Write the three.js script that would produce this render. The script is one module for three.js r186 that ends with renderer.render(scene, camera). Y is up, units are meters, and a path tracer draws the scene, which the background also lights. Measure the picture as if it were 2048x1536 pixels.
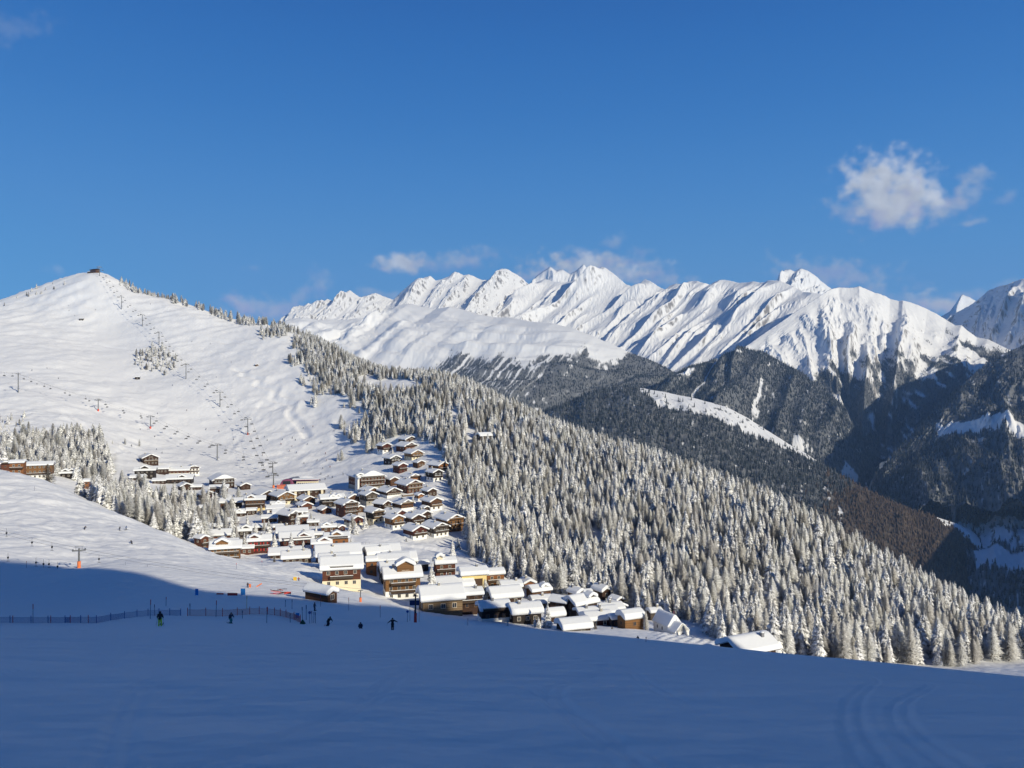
import * as THREE from 'three';
import { mergeGeometries } from 'three/addons/utils/BufferGeometryUtils.js';
import { MarchingCubes } from 'three/addons/objects/MarchingCubes.js';

// ───────────── camera, sky, sun, exposure, air ─────────────
const F = 1547;                                   // focal length of the photograph in its own pixels (2048 wide)
const scene = new THREE.Scene();
const camera = new THREE.PerspectiveCamera(2 * Math.atan(768 / F) * 180 / Math.PI, 4 / 3, 0.1, 90000);
camera.position.set(0, 0, 0);
camera.lookAt(0, 0, -10);
const renderer = new THREE.WebGLRenderer({ antialias: true });
renderer.setSize(1024, 768);
renderer.toneMapping = THREE.LinearToneMapping;
renderer.toneMappingExposure = 1.0;
renderer.shadowMap.enabled = true;

const SUN_EL = 24.5 * Math.PI / 180, SUN_AZ = 45 * Math.PI / 180;   // behind the camera, to its right
const SUN = new THREE.Vector3(Math.cos(SUN_EL) * Math.sin(SUN_AZ), Math.sin(SUN_EL), Math.cos(SUN_EL) * Math.cos(SUN_AZ));
const sun = new THREE.DirectionalLight(0xfff5dc, 5.0);
sun.position.copy(SUN).multiplyScalar(2000).add(new THREE.Vector3(0, -60, -600));
sun.target.position.set(0, -60, -600);
sun.castShadow = true;
sun.shadow.mapSize.set(4096, 4096);
Object.assign(sun.shadow.camera, { left: -1200, right: 1200, top: 900, bottom: -900, near: 100, far: 5000 });
scene.add(sun, sun.target);
scene.fog = new THREE.FogExp2(new THREE.Color(0.34, 0.58, 1.0), 0.000036);

// ───────────── small helpers ─────────────
function mulberry(a) { return () => { a |= 0; a = a + 0x6D2B79F5 | 0; let t = Math.imul(a ^ a >>> 15, 1 | a); t = t + Math.imul(t ^ t >>> 7, 61 | t) ^ t; return ((t ^ t >>> 14) >>> 0) / 4294967296; }; }
const clamp = (x, a, b) => x < a ? a : x > b ? b : x;
const smooth = (a, b, x) => { const t = clamp((x - a) / (b - a), 0, 1); return t * t * (3 - 2 * t); };
const lerp = (a, b, t) => a + (b - a) * t;
const GR = new Float32Array(512 * 2), PM = new Uint8Array(512);
{ const r = mulberry(77); const p = [...Array(256).keys()]; for (let i = 255; i > 0; i--) { const j = Math.floor(r() * (i + 1)); [p[i], p[j]] = [p[j], p[i]]; }
  for (let i = 0; i < 512; i++) { PM[i] = p[i & 255]; const a = r() * 6.2832; GR[i * 2] = Math.cos(a); GR[i * 2 + 1] = Math.sin(a); } }
function noise(x, y) {                              // gradient noise, about -0.7 to 0.7
  const xi = Math.floor(x), yi = Math.floor(y), fx = x - xi, fy = y - yi, X = xi & 255, Y = yi & 255;
  const u = fx * fx * fx * (fx * (fx * 6 - 15) + 10), v = fy * fy * fy * (fy * (fy * 6 - 15) + 10);
  const a = PM[PM[X] + Y] * 2, b = PM[PM[X + 1] + Y] * 2, c = PM[PM[X] + Y + 1] * 2, d = PM[PM[X + 1] + Y + 1] * 2;
  const n00 = GR[a] * fx + GR[a + 1] * fy, n10 = GR[b] * (fx - 1) + GR[b + 1] * fy, n01 = GR[c] * fx + GR[c + 1] * (fy - 1), n11 = GR[d] * (fx - 1) + GR[d + 1] * (fy - 1);
  return lerp(lerp(n00, n10, u), lerp(n01, n11, u), v);
}
function fbm(x, y, o = 4) { let s = 0, a = 1; for (let i = 0; i < o; i++) { s += a * noise(x, y); x = x * 2.03 + 17.1; y = y * 2.03 + 5.7; a *= 0.5; } return s; }
function ridged(x, y, o = 4) { let s = 0, a = 1, w = 1; for (let i = 0; i < o; i++) { const n = 1 - Math.abs(noise(x, y)) * 2; s += a * n * w; w = clamp(n, 0, 1); x = x * 2.07 + 31.3; y = y * 2.07 + 11.9; a *= 0.5; } return s; }
// monotone table lookup with linear or smooth joins
function table(rows, k, col, x) {
  if (x <= rows[0][k]) return rows[0][col];
  for (let i = 1; i < rows.length; i++) if (x <= rows[i][k]) { const t = (x - rows[i - 1][k]) / (rows[i][k] - rows[i - 1][k]); return lerp(rows[i - 1][col], rows[i][col], t); }
  return rows[rows.length - 1][col];
}
const at = (px, py, d) => new THREE.Vector3((px - 1024) / F * d, (768 - py) / F * d, -d);      // bearing, elevation and distance to a place
const usedNames = new Map();
function numbered(name) { const n = usedNames.get(name) ?? 0; usedNames.set(name, n + 1); return n ? `${name}_${String(n).padStart(3, '0')}` : name; }
function tag(o, label, category, group) { o.userData.label = label; o.userData.category = category; if (group) o.userData.group = group; return o; }
function shade(o) { o.castShadow = true; o.receiveShadow = true; return o; }
function struct(name, geo, mat) { const o = shade(new THREE.Mesh(geo, mat)); o.name = numbered(name); o.userData.kind = 'structure'; scene.add(o); return o; }
function thing(name, label, category, pos, turn = 0, group) {
  const o = new THREE.Group(); o.name = numbered(name); o.position.copy(pos); o.rotation.y = turn; tag(o, label, category, group); scene.add(o); return o;
}
function part(name, geo, mat, parent) { const o = shade(new THREE.Mesh(geo, mat)); o.name = name; parent.add(o); return o; }
function mat(r, g, b, rough = 0.9, extra = {}) { return new THREE.MeshStandardMaterial({ color: new THREE.Color().setRGB(r, g, b), roughness: rough, metalness: 0, ...extra }); }

// ───────────── sky: air and clouds, computed ─────────────
{
  const W = 4096, Hh = 2048, data = new Float32Array(W * Hh * 4);
  const lin = c => c <= 0.04045 ? c / 12.92 : Math.pow((c + 0.055) / 1.055, 2.4);
  const stops = [[0, 108, 176, 226], [4, 98, 167, 224], [9, 80, 152, 215], [14, 62, 134, 204], [19, 44, 117, 191], [24, 31, 103, 179], [29, 22, 88, 164], [45, 10, 43, 100], [90, 6, 25, 64]];
  const prof = [];
  for (let i = 0; i <= 900; i++) { const e = i / 10; prof.push([1, 2, 3].map(k => lin(table(stops, 0, k, e) / 255))); }
  // clouds: [px, py, half width, half height, strength, softness, seed, tilt]
  const clouds = [
    [1768, 374, 74, 62, 1.25, 0.9, 1, 0.2], [1712, 424, 58, 20, 0.42, 0.6, 2, 0.25], [1818, 398, 56, 46, 1.0, 0.8, 3, 0], [1775, 425, 50, 28, 0.9, 0.8, 16, 0],
    [1900, 415, 52, 22, 0.62, 0.6, 4, -0.5], [1930, 385, 22, 40, 0.45, 0.6, 5, 0.2], [1950, 356, 26, 15, 0.55, 0.6, 6, 0], [1945, 446, 26, 7, 0.5, 0.6, 7, -0.1], [2016, 393, 18, 14, 0.32, 0.6, 8, 0],
    [806, 527, 56, 17, 0.95, 0.8, 9, -0.03], [930, 516, 80, 17, 0.5, 0.6, 10, -0.22], [880, 530, 120, 14, 0.28, 0.5, 11, -0.08], [1228, 482, 22, 12, 0.34, 0.6, 12, -0.3], [1282, 503, 24, 9, 0.3, 0.6, 13, 0],
    [1180, 536, 130, 30, 0.95, 0.4, 14, 0.06], [1290, 552, 110, 24, 0.6, 0.4, 15, 0.2], [1085, 550, 70, 16, 0.8, 0.4, 17, -0.1], [1230, 520, 110, 16, 0.4, 0.4, 33, 0.15], [1670, 552, 120, 30, 0.6, 0.4, 18, 0.18], [1760, 590, 60, 14, 0.36, 0.4, 19, 0.3],
    [1880, 607, 48, 20, 1.0, 0.8, 20, 0.1], [1935, 592, 40, 12, 0.5, 0.6, 21, 0.1], [480, 607, 34, 20, 0.8, 0.7, 22, 0.2], [520, 618, 90, 26, 0.42, 0.5, 23, 0], [610, 590, 60, 22, 0.42, 0.5, 24, -0.5], [640, 550, 22, 24, 0.24, 0.5, 25, 0],
    [560, 625, 60, 20, 0.5, 0.5, 26, 0], [110, 537, 20, 10, 0.2, 0.5, 27, 0], [20, 60, 70, 22, 0.16, 0.5, 28, -0.5], [2020, 575, 40, 14, 0.3, 0.5, 29, 0], [760, 588, 70, 12, 0.4, 0.5, 30, 0.05], [508, 538, 14, 7, 0.2, 0.6, 31, 0],
  ].map(c => ({ az: Math.atan((c[0] - 1024) / F), el: Math.atan((768 - c[1]) / Math.hypot(F, c[0] - 1024)), w: c[2] / F * 0.95, h: c[3] / F * 0.95, s: c[4], soft: c[5], seed: c[6], t: c[7] }));
  const r = mulberry(4);                           // the same sort of small fair-weather clouds, round the rest of the horizon
  for (let i = 0; i < 18; i++) { const az = lerp(0.75, 5.5, r()); clouds.push({ az, el: 0.07 + 0.22 * r() * r(), w: 0.02 + 0.03 * r(), h: 0.008 + 0.012 * r(), s: 0.3 + 0.7 * r(), soft: 0.6, seed: 50 + i, t: 0.4 * (r() - 0.5) }); }
  const rows = new Array(Hh);
  for (let y = 0; y < Hh; y++) {
    const el = ((y + 0.5) / Hh - 0.5) * 180, p = prof[Math.max(0, Math.min(900, Math.round(el * 10)))];
    for (let x = 0; x < W; x++) { const i = (y * W + x) * 4; data[i] = p[0]; data[i + 1] = p[1]; data[i + 2] = p[2]; data[i + 3] = 1; }
  }
  for (const c of clouds) {
    // azimuth 0 is -z; equirect u: atan2(z, x)
    const R = Math.hypot(c.w, c.h) * 2.2, y0 = Math.floor((c.el - R) / Math.PI * Hh + Hh / 2), y1 = Math.ceil((c.el + R) / Math.PI * Hh + Hh / 2), xc = (Math.atan2(-Math.cos(c.az), Math.sin(c.az)) / (2 * Math.PI) + 0.5) * W, xr = Math.ceil(R / (2 * Math.PI) * W);
    for (let y = Math.max(Hh / 2, y0); y <= Math.min(Hh - 1, y1); y++) for (let k = -xr; k <= xr; k++) {
      const x = ((Math.round(xc) + k) % W + W) % W, el = ((y + 0.5) / Hh - 0.5) * Math.PI, da = (Math.round(xc) + k + 0.5 - xc) / W * 2 * Math.PI, de = el - c.el;
      const wx = noise(da * 45 + c.seed * 9.1, de * 45) * 0.035 * Math.min(1, c.h * 40), wy = noise(da * 45 - c.seed * 5.3, de * 45 + 40) * 0.02 * Math.min(1, c.h * 40);
      let u = (da + wx) * Math.cos(c.t) - (de + wy) * Math.sin(c.t), v = (da + wx) * Math.sin(c.t) + (de + wy) * Math.cos(c.t);
      u /= c.w; v /= c.h;
      const d = Math.sqrt(u * u + v * v), n = fbm(da * 80 + c.seed * 3.7, de * 95 + c.seed, c.soft > 0.7 ? 5 : 6);
      let a = smooth(1.3, c.soft > 0.7 ? 0.3 : -0.1, d - n * (c.soft > 0.7 ? 0.48 : 0.8)) * Math.min(1, c.s);
      if (a <= 0.003) continue;
      const i = (y * W + x) * 4, form = clamp(0.5 + 0.38 * v + 0.9 * fbm(da * 34 + c.seed * 2.2 + 0.02, de * 40 + c.seed - 0.02, 5), 0, 1);
      const g = lerp(0.50, 0.80, form) * (c.s > 0.9 ? 1 : 0.86), col = [g * 0.93, g * 0.98, g * 1.06];
      a *= 0.93;
      for (let q = 0; q < 3; q++) data[i + q] = lerp(data[i + q], Math.max(col[q], data[i + q]), a);
    }
  }
  const sky = new THREE.DataTexture(data, W, Hh, THREE.RGBAFormat, THREE.FloatType);
  sky.mapping = THREE.EquirectangularReflectionMapping; sky.magFilter = sky.minFilter = THREE.LinearFilter; sky.needsUpdate = true;
  scene.background = sky; scene.environment = sky;
}
// ───────────── the near mountainside: one sheet through surveyed points (bearing, image row, distance) ─────────────
const SURVEY = [
  // the shaded piste in front
  [-700, 2037, 3], [500, 2050, 3], [1500, 2050, 3], [2750, 2060, 3], [-700, 1560, 8], [500, 1580, 8], [1500, 1590, 8], [2750, 1600, 8],
  [-600, 1360, 18], [500, 1385, 18], [1500, 1400, 18], [2600, 1430, 18], [-600, 1290, 40], [300, 1308, 40], [1000, 1318, 40], [1600, 1345, 40], [2200, 1385, 40], [2700, 1410, 40],
  [-500, 1260, 75], [0, 1262, 80], [320, 1260, 78], [700, 1278, 75], [1050, 1288, 75], [1500, 1317, 75], [2048, 1364, 75], [2600, 1400, 75],
  [320, 1253, 93], [0, 1247, 128], [460, 1246, 110], [790, 1259, 118], [655, 1249, 126],
  [1050, 1258, 140], [1300, 1279, 132], [1500, 1300.5, 122], [1750, 1326, 114], [2048, 1353.5, 108], [2500, 1392, 104],
  [628, 1222, 155], [400, 1214, 150], [200, 1202, 165], [0, 1184, 180], [-400, 1165, 180], [830, 1242, 150], [940, 1250, 150],
  // rollover: drops away behind the lip
  [1050, 1272, 180], [1300, 1290, 170], [1500, 1312, 160], [1750, 1343, 160], [2048, 1372, 155], [2500, 1420, 150], [940, 1256, 185], [850, 1243, 190],
  [1300, 1276, 215], [1450, 1290, 220], [1600, 1313, 222], [1750, 1332, 215], [2000, 1343, 232], [2300, 1350, 240], [2048, 1352, 205],
  // the snow bowl and hump on the left
  [0, 1122, 230], [-500, 1080, 240], [200, 1135, 215], [400, 1178, 190], [600, 1196, 185], [720, 1206, 195], [620, 1188, 205], [760, 1205, 220], [690, 1180, 235],
  [100, 1090, 262], [160, 1134, 235], [300, 1110, 258], [420, 1135, 245], [560, 1150, 262], [0, 1030, 320], [150, 1040, 330], [-500, 960, 380],
  [0, 943, 430], [60, 952, 425], [100, 966, 415], [170, 1000, 398], [250, 1031, 380], [330, 1066, 356], [420, 1106, 330], [490, 1126, 318], [560, 1129, 312], [620, 1141, 300], [660, 1176, 272],
  [60, 960, 480], [130, 985, 470], [200, 1012, 450], [300, 1050, 440], [420, 1095, 400], [-400, 930, 520],
  // village terrace
  [690, 1170, 288], [800, 1197, 286], [880, 1228, 262], [1000, 1243, 250], [1100, 1258, 236], [1200, 1250, 256], [1290, 1258, 247], [1345, 1268, 242], [1430, 1280, 236],
  [1180, 1200, 318], [1050, 1165, 345], [900, 1135, 350], [780, 1130, 350], [480, 1112, 372], [600, 1070, 425], [700, 1045, 460], [780, 1085, 410], [900, 1080, 425],
  [540, 1010, 520], [700, 1005, 510], [850, 1012, 490], [830, 965, 560], [880, 950, 565], [830, 895, 660], [740, 978, 545], [600, 968, 610], [430, 985, 570], [300, 955, 620], [190, 985, 540], [90, 955, 545],
  // the ski hill
  [650, 930, 690], [650, 850, 810], [600, 780, 930], [560, 700, 1090], [540, 652, 1260], [450, 850, 860], [450, 780, 960], [450, 700, 1130], [470, 640, 1330], [400, 616, 1390], [330, 598, 1430], [290, 590, 1440],
  [240, 562, 1480], [215, 548, 1495], [190, 544, 1500], [150, 551, 1500], [110, 566, 1500], [50, 586, 1490], [0, 604, 1480], [-150, 630, 1470], [-500, 660, 1450],
  [270, 592, 1530], [290, 606, 1530], [330, 607, 1530], [400, 634, 1490], [470, 662, 1450], [540, 676, 1380], [240, 572, 1540],
  [300, 900, 760], [300, 800, 930], [300, 700, 1160], [220, 640, 1310], [100, 850, 730], [100, 780, 900], [100, 700, 1110], [100, 640, 1310], [0, 870, 690], [-400, 850, 800], [-400, 720, 1150],
  // forest shoulder on the right
  [1300, 1232, 300], [1600, 1306, 250], [1700, 1320, 250], [1850, 1334, 248], [1000, 1110, 395], [1100, 1180, 335], [1000, 950, 565], [1300, 1060, 435], [1600, 1205, 340], [1850, 1270, 300], [1200, 980, 530],
  [580, 668, 1160], [660, 700, 1090], [740, 742, 1010], [840, 758, 905], [900, 764, 860], [960, 790, 790], [1050, 833, 725], [1130, 866, 675], [1220, 894, 632], [1300, 917, 602], [1400, 960, 562], [1500, 1002, 530],
  [1600, 1047, 500], [1700, 1102, 462], [1800, 1158, 430], [1900, 1215, 402], [2048, 1292, 372], [2300, 1370, 350],
  // beyond the crests it falls away
  [580, 700, 1400], [740, 800, 1250], [900, 840, 1080], [1050, 940, 930], [1220, 1000, 820], [1400, 1080, 730], [1600, 1190, 650], [1800, 1300, 560], [2048, 1430, 480], [2300, 1500, 460],
  [190, 590, 1800], [0, 640, 1800], [400, 660, 1700], [-400, 690, 1750], [190, 640, 2300], [-400, 730, 2300], [580, 760, 1900], [900, 960, 1700], [1220, 1180, 1500], [1600, 1420, 1200], [2048, 1700, 1000], [2500, 1750, 1000],
  [580, 860, 2500], [900, 1080, 2400], [1220, 1300, 2200], [1600, 1560, 2000], [2300, 1950, 1900],
];
const KA = 1 / 330, KB = 2.6;
const tps = (() => {
  const n = SURVEY.length, X = SURVEY.map(s => s[0] * KA), Y = SURVEY.map(s => Math.log(s[2]) * KB), N = n + 3;
  const U = r2 => r2 < 1e-12 ? 0 : r2 * Math.log(r2) * 0.5;
  const A = Array.from({ length: N }, () => new Float64Array(N + 1));
  for (let i = 0; i < n; i++) {
    for (let j = 0; j < n; j++) A[i][j] = U((X[i] - X[j]) ** 2 + (Y[i] - Y[j]) ** 2);
    A[i][i] += 0.0006; A[i][n] = A[n][i] = 1; A[i][n + 1] = A[n + 1][i] = X[i]; A[i][n + 2] = A[n + 2][i] = Y[i]; A[i][N] = SURVEY[i][1];
  }
  for (let c = 0; c < N; c++) {
    let p = c; for (let r = c + 1; r < N; r++) if (Math.abs(A[r][c]) > Math.abs(A[p][c])) p = r;
    [A[c], A[p]] = [A[p], A[c]];
    for (let r = c + 1; r < N; r++) { const f = A[r][c] / A[c][c]; if (f) for (let k = c; k <= N; k++) A[r][k] -= f * A[c][k]; }
  }
  const w = new Float64Array(N);
  for (let r = N - 1; r >= 0; r--) { let s = A[r][N]; for (let k = r + 1; k < N; k++) s -= A[r][k] * w[k]; w[r] = s / A[r][r]; }
  return (px, d) => { const x = px * KA, y = Math.log(d) * KB; let s = w[n] + w[n + 1] * x + w[n + 2] * y; for (let i = 0; i < n; i++) s += w[i] * U((x - X[i]) ** 2 + (y - Y[i]) ** 2); return s; };
})();
const NC = 776, NR = 800, PX0 = -560, PX1 = 2600;
const RUNGS = [[0, Math.log(2.6)], [150, Math.log(100)], [290, Math.log(250)], [740, Math.log(1530)], [799, Math.log(2450)]];   // rows of the sheet against distance: closest together over the village and the hill
const rowOf = d => table(RUNGS, 1, 0, Math.log(d)), distOf = r => Math.exp(table(RUNGS, 0, 1, r));
const groundY = new Float32Array(NC * NR);
// distance to a run of points on the ground: for piste edges, paths and banks (bearing, distance)
const PISTE = [[470, 640], [430, 760], [420, 880], [330, 1000], [280, 1100], [260, 1250], [215, 1420], [200, 1500]];
const pathOf = pts => { const p = pts.map(([px, d]) => [(px - 1024) / F * d, -d]); p.lo = Math.min(...pts.map(q => q[1])) - 25; p.hi = Math.max(...pts.map(q => q[1])) + 25; return p; };
const TRACKS = [[-6, 0.12, 1.4, 7, 0], [-3, -0.22, 2.2, 9, 2], [1, 0.06, 1.1, 5, 1], [4, 0.3, 2.4, 11, 4], [7, -0.1, 1.6, 8, 3], [-9, -0.3, 2.0, 10, 5], [2.5, 0.42, 1.3, 6, 2.4], [-1, -0.05, 3.0, 13, 0.6]];   // single ski tracks on the shaded piste
const PATHS = [[pathOf([[470, 1035], [492, 1020], [484, 1008], [523, 985], [512, 972], [555, 945], [543, 922], [588, 895], [578, 862], [600, 830], [615, 790]]), 4.5, 1.3], [pathOf([[0, 770], [130, 790], [205, 745], [250, 715], [222, 690], [219, 655], [218, 610]]), 4, 1.1],
  [pathOf([[560, 960], [520, 905], [500, 860], [470, 800], [455, 760]]), 3, 0.5], [pathOf([[700, 395], [790, 405], [880, 398], [930, 380]]), 3, 0.7], [pathOf([[650, 425], [720, 440], [760, 470]]), 2.5, 0.5], [pathOf([[120, 1180], [190, 1195], [300, 1150], [420, 1180], [520, 1130]]), 5, 0.9]];
function pathDist(path, x, z) { let m = 1e9; for (let i = 1; i < path.length; i++) { const [ax, az] = path[i - 1], [bx, bz] = path[i], dx = bx - ax, dz = bz - az, t = clamp(((x - ax) * dx + (z - az) * dz) / (dx * dx + dz * dz), 0, 1); m = Math.min(m, Math.hypot(x - ax - dx * t, z - az - dz * t)); } return m; }
{
  const CC = 160, CR = 380, coarse = new Float32Array(CC * CR);
  for (let r = 0; r < CR; r++) for (let c = 0; c < CC; c++) coarse[r * CC + c] = tps(lerp(PX0, PX1, c / (CC - 1)), distOf(r / (CR - 1) * (NR - 1)));
  for (let r = 0; r < NR; r++) {
    const d = distOf(r);
    for (let c = 0; c < NC; c++) {
      const px = lerp(PX0, PX1, c / (NC - 1)), u = c / (NC - 1) * (CC - 1), v = r / (NR - 1) * (CR - 1), ui = Math.min(CC - 2, u | 0), vi = Math.min(CR - 2, v | 0), fu = u - ui, fv = v - vi, k = vi * CC + ui;
      const row = lerp(lerp(coarse[k], coarse[k + 1], fu), lerp(coarse[k + CC], coarse[k + CC + 1], fu), fv);
      const x = (px - 1024) / F * d, z = -d;
      let y = (768 - row) / F * d;
      const far = smooth(380, 700, d), hill = smooth(560, 720, d), steep = smooth(1180, 1320, d);
      const groomed = smooth(990, 1020, d) * smooth(1300, 1270, d) * smooth(184, 190, px) * smooth(256, 248, px);
      const run = Math.max(groomed, 0.65 * smooth(60, 20, Math.abs(px - table(PISTE, 1, 0, d)) * d / F) * smooth(640, 700, d));
      const rough = 1 - 0.8 * run;
      // wind-worked, tracked snow: broad swells, drifts and hollows, then lumps; smoother on the groomed runs
      y += far * fbm(x / 130, z / 120, 3) * 3.4 + far * rough * (fbm(x / 40 + 9, z / 36, 4) * 1.7);
      y += hill * rough * (ridged(x / 62 + 0.5 * noise(x / 90, z / 90), (z + 0.3 * x) / 40, 4) - 0.9) * (0.7 + 2.4 * steep);
      y += hill * rough * 1.25 * fbm(x / 17 + 0.6 * noise(x / 30, z / 30), z / 15, 4) + hill * 0.5 * fbm(x / 6.5, z / 7, 3);
      y += 3.2 * smooth(46, 12, Math.hypot((px - 312) * d / F, (d - 1105) * 0.55)) * (0.6 + 0.8 * fbm(x / 12, z / 14, 3));
      // knolls with drifts in the village and along the forest edge
      const mid = smooth(205, 300, d) * (1 - far);
      y += mid * (fbm(x / 40 + 3, z / 34, 4) * 1.3 + 0.95 * fbm(x / 11, z / 12, 4));
      // skied ripples on the sunlit hump and faint swells on the shaded piste
      const hump = smooth(185, 250, d) * smooth(440, 400, d) * smooth(680, 560, px);
      y += hump * (fbm(x / 24 + z / 50, (z + 0.6 * x) / 13, 4) * 0.6 + 0.22 * fbm((x - 0.6 * z) / 4, (z + 0.7 * x) / 9, 3));
      const fore = smooth(8, 25, d) * smooth(215, 150, d);
      y += fore * (fbm(x / 34, z / 20 + x / 60, 3) * 0.26 + 0.05 * fbm(x / 5 + z / 14, z / 2.2, 3));
      const raked = smooth(1290, 1330, px) * smooth(1480, 1440, px) * smooth(205, 212, d) * smooth(246, 238, d);   // the snow bank below the chapel, scored by sledges
      if (raked > 0) y += raked * (0.45 * Math.abs(Math.sin(x * 1.15 + z * 0.42 + 0.8 * noise(x / 5, z / 5))) + 0.25 * fbm(x / 2.5, z / 2.5, 3));
      if (d > 5 && d < 95) for (const [x0, k, amp, len, ph] of TRACKS) { const q = x - x0 - k * d - amp * Math.sin(d / len + ph); if (Math.abs(q) < 0.9) y -= 0.025 * (Math.exp(-(((q - 0.16) / 0.09) ** 2)) + Math.exp(-(((q + 0.16) / 0.09) ** 2))) - 0.012 * Math.exp(-(((Math.abs(q) - 0.36) / 0.1) ** 2)); }
      for (const [path, w, dip] of PATHS) if (d > path.lo && d < path.hi) { const q = pathDist(path, x, z); if (q < w * 2.5) y += -dip * smooth(w, w * 0.4, q) + dip * 0.55 * smooth(w * 0.8, w * 1.3, q) * smooth(w * 2.5, w * 1.4, q); }
      groundY[r * NC + c] = y;
    }
  }
}
function height(x, z) {                              // ground height below a point in front of the camera
  const d = Math.max(2.7, -z), px = 1024 + x / d * F, u = clamp((px - PX0) / (PX1 - PX0) * (NC - 1), 0, NC - 1.001), v = clamp(rowOf(d), 0, NR - 1.001), ui = u | 0, vi = v | 0, fu = u - ui, fv = v - vi, k = vi * NC + ui;
  return lerp(lerp(groundY[k], groundY[k + 1], fu), lerp(groundY[k + NC], groundY[k + NC + 1], fu), fv);
}
function ground(px, d, sink = 0) { const x = (px - 1024) / F * d; return new THREE.Vector3(x, height(x, -d) - sink, -d); }
function seen(px, py, dMin = 4, dMax = 2300) {       // the first ground a sight line meets
  const k = (px - 1024) / F, m = (768 - py) / F; let prev = dMin;
  for (let d = dMin; d < dMax; d *= 1.004) { if (height(k * d, -d) >= m * d) { let a = prev, b = d; for (let i = 0; i < 14; i++) { const c = (a + b) / 2; if (height(k * c, -c) >= m * c) b = c; else a = c; } return b; } prev = d; }
  return dMax;
}
// ───────────── snow ─────────────
function noiseTexture(size, fn, seed = 0) {          // a grey tile that repeats without a seam
  const d = new Uint8Array(size * size * 4);
  for (let y = 0; y < size; y++) for (let x = 0; x < size; x++) { const g = clamp(fn(x / size, y / size), 0, 1) * 255, i = (y * size + x) * 4; d[i] = d[i + 1] = d[i + 2] = g; d[i + 3] = 255; }
  const t = new THREE.DataTexture(d, size, size); t.wrapS = t.wrapT = THREE.RepeatWrapping; t.magFilter = THREE.LinearFilter; t.minFilter = THREE.LinearMipmapLinearFilter; t.generateMipmaps = true; t.needsUpdate = true; return t;
}
function tileFbm(u, v, n, o) { let s = 0; for (const [a, b] of [[0, 0], [1, 0], [0, 1], [1, 1]]) { const w = (a ? u : 1 - u) * (b ? v : 1 - v); s += w * fbm((u + (a ? -1 : 0)) * n + 50, (v + (b ? -1 : 0)) * n + 50, o); } return s; }
const snowBump = noiseTexture(512, (u, v) => 0.5 + 0.5 * tileFbm(u, v, 13, 6));
const snow = new THREE.MeshStandardMaterial({ color: 0xffffff, vertexColors: true, roughness: 0.88, bumpMap: snowBump, bumpScale: 0.5 });
const roofBump = snowBump.clone(); roofBump.repeat.set(1 / 14, 1 / 14); roofBump.needsUpdate = true;
const roofSnow = mat(0.83, 0.845, 0.86, 0.85, { bumpMap: roofBump, bumpScale: 0.07 });
{
  const pos = new Float32Array(NC * NR * 3), uv = new Float32Array(NC * NR * 2), col = new Float32Array(NC * NR * 3), idx = new Uint32Array((NC - 1) * (NR - 1) * 6);
  for (let r = 0, i = 0; r < NR; r++) {
    const d = distOf(r);
    for (let c = 0; c < NC; c++, i++) {
      const x = (lerp(PX0, PX1, c / (NC - 1)) - 1024) / F * d;
      pos[i * 3] = x; pos[i * 3 + 1] = groundY[i]; pos[i * 3 + 2] = -d; uv[i * 2] = x / 46; uv[i * 2 + 1] = -d / 46;
      const s = 0.86 + 0.03 * noise(x / 60, d / 45); col[i * 3] = s; col[i * 3 + 1] = s * 1.003; col[i * 3 + 2] = s * 1.012;
    }
  }
  let k = 0;
  for (let r = 0; r < NR - 1; r++) for (let c = 0; c < NC - 1; c++) { const a = r * NC + c; idx[k++] = a; idx[k++] = a + 1; idx[k++] = a + NC; idx[k++] = a + 1; idx[k++] = a + NC + 1; idx[k++] = a + NC; }
  const g = new THREE.BufferGeometry();
  g.setAttribute('position', new THREE.BufferAttribute(pos, 3)); g.setAttribute('uv', new THREE.BufferAttribute(uv, 2)); g.setAttribute('color', new THREE.BufferAttribute(col, 3)); g.setIndex(new THREE.BufferAttribute(idx, 1)); g.computeVertexNormals();
  struct('snow_ground', g, snow).userData.label = 'snow-covered mountainside with pistes and village terrace';
}
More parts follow.
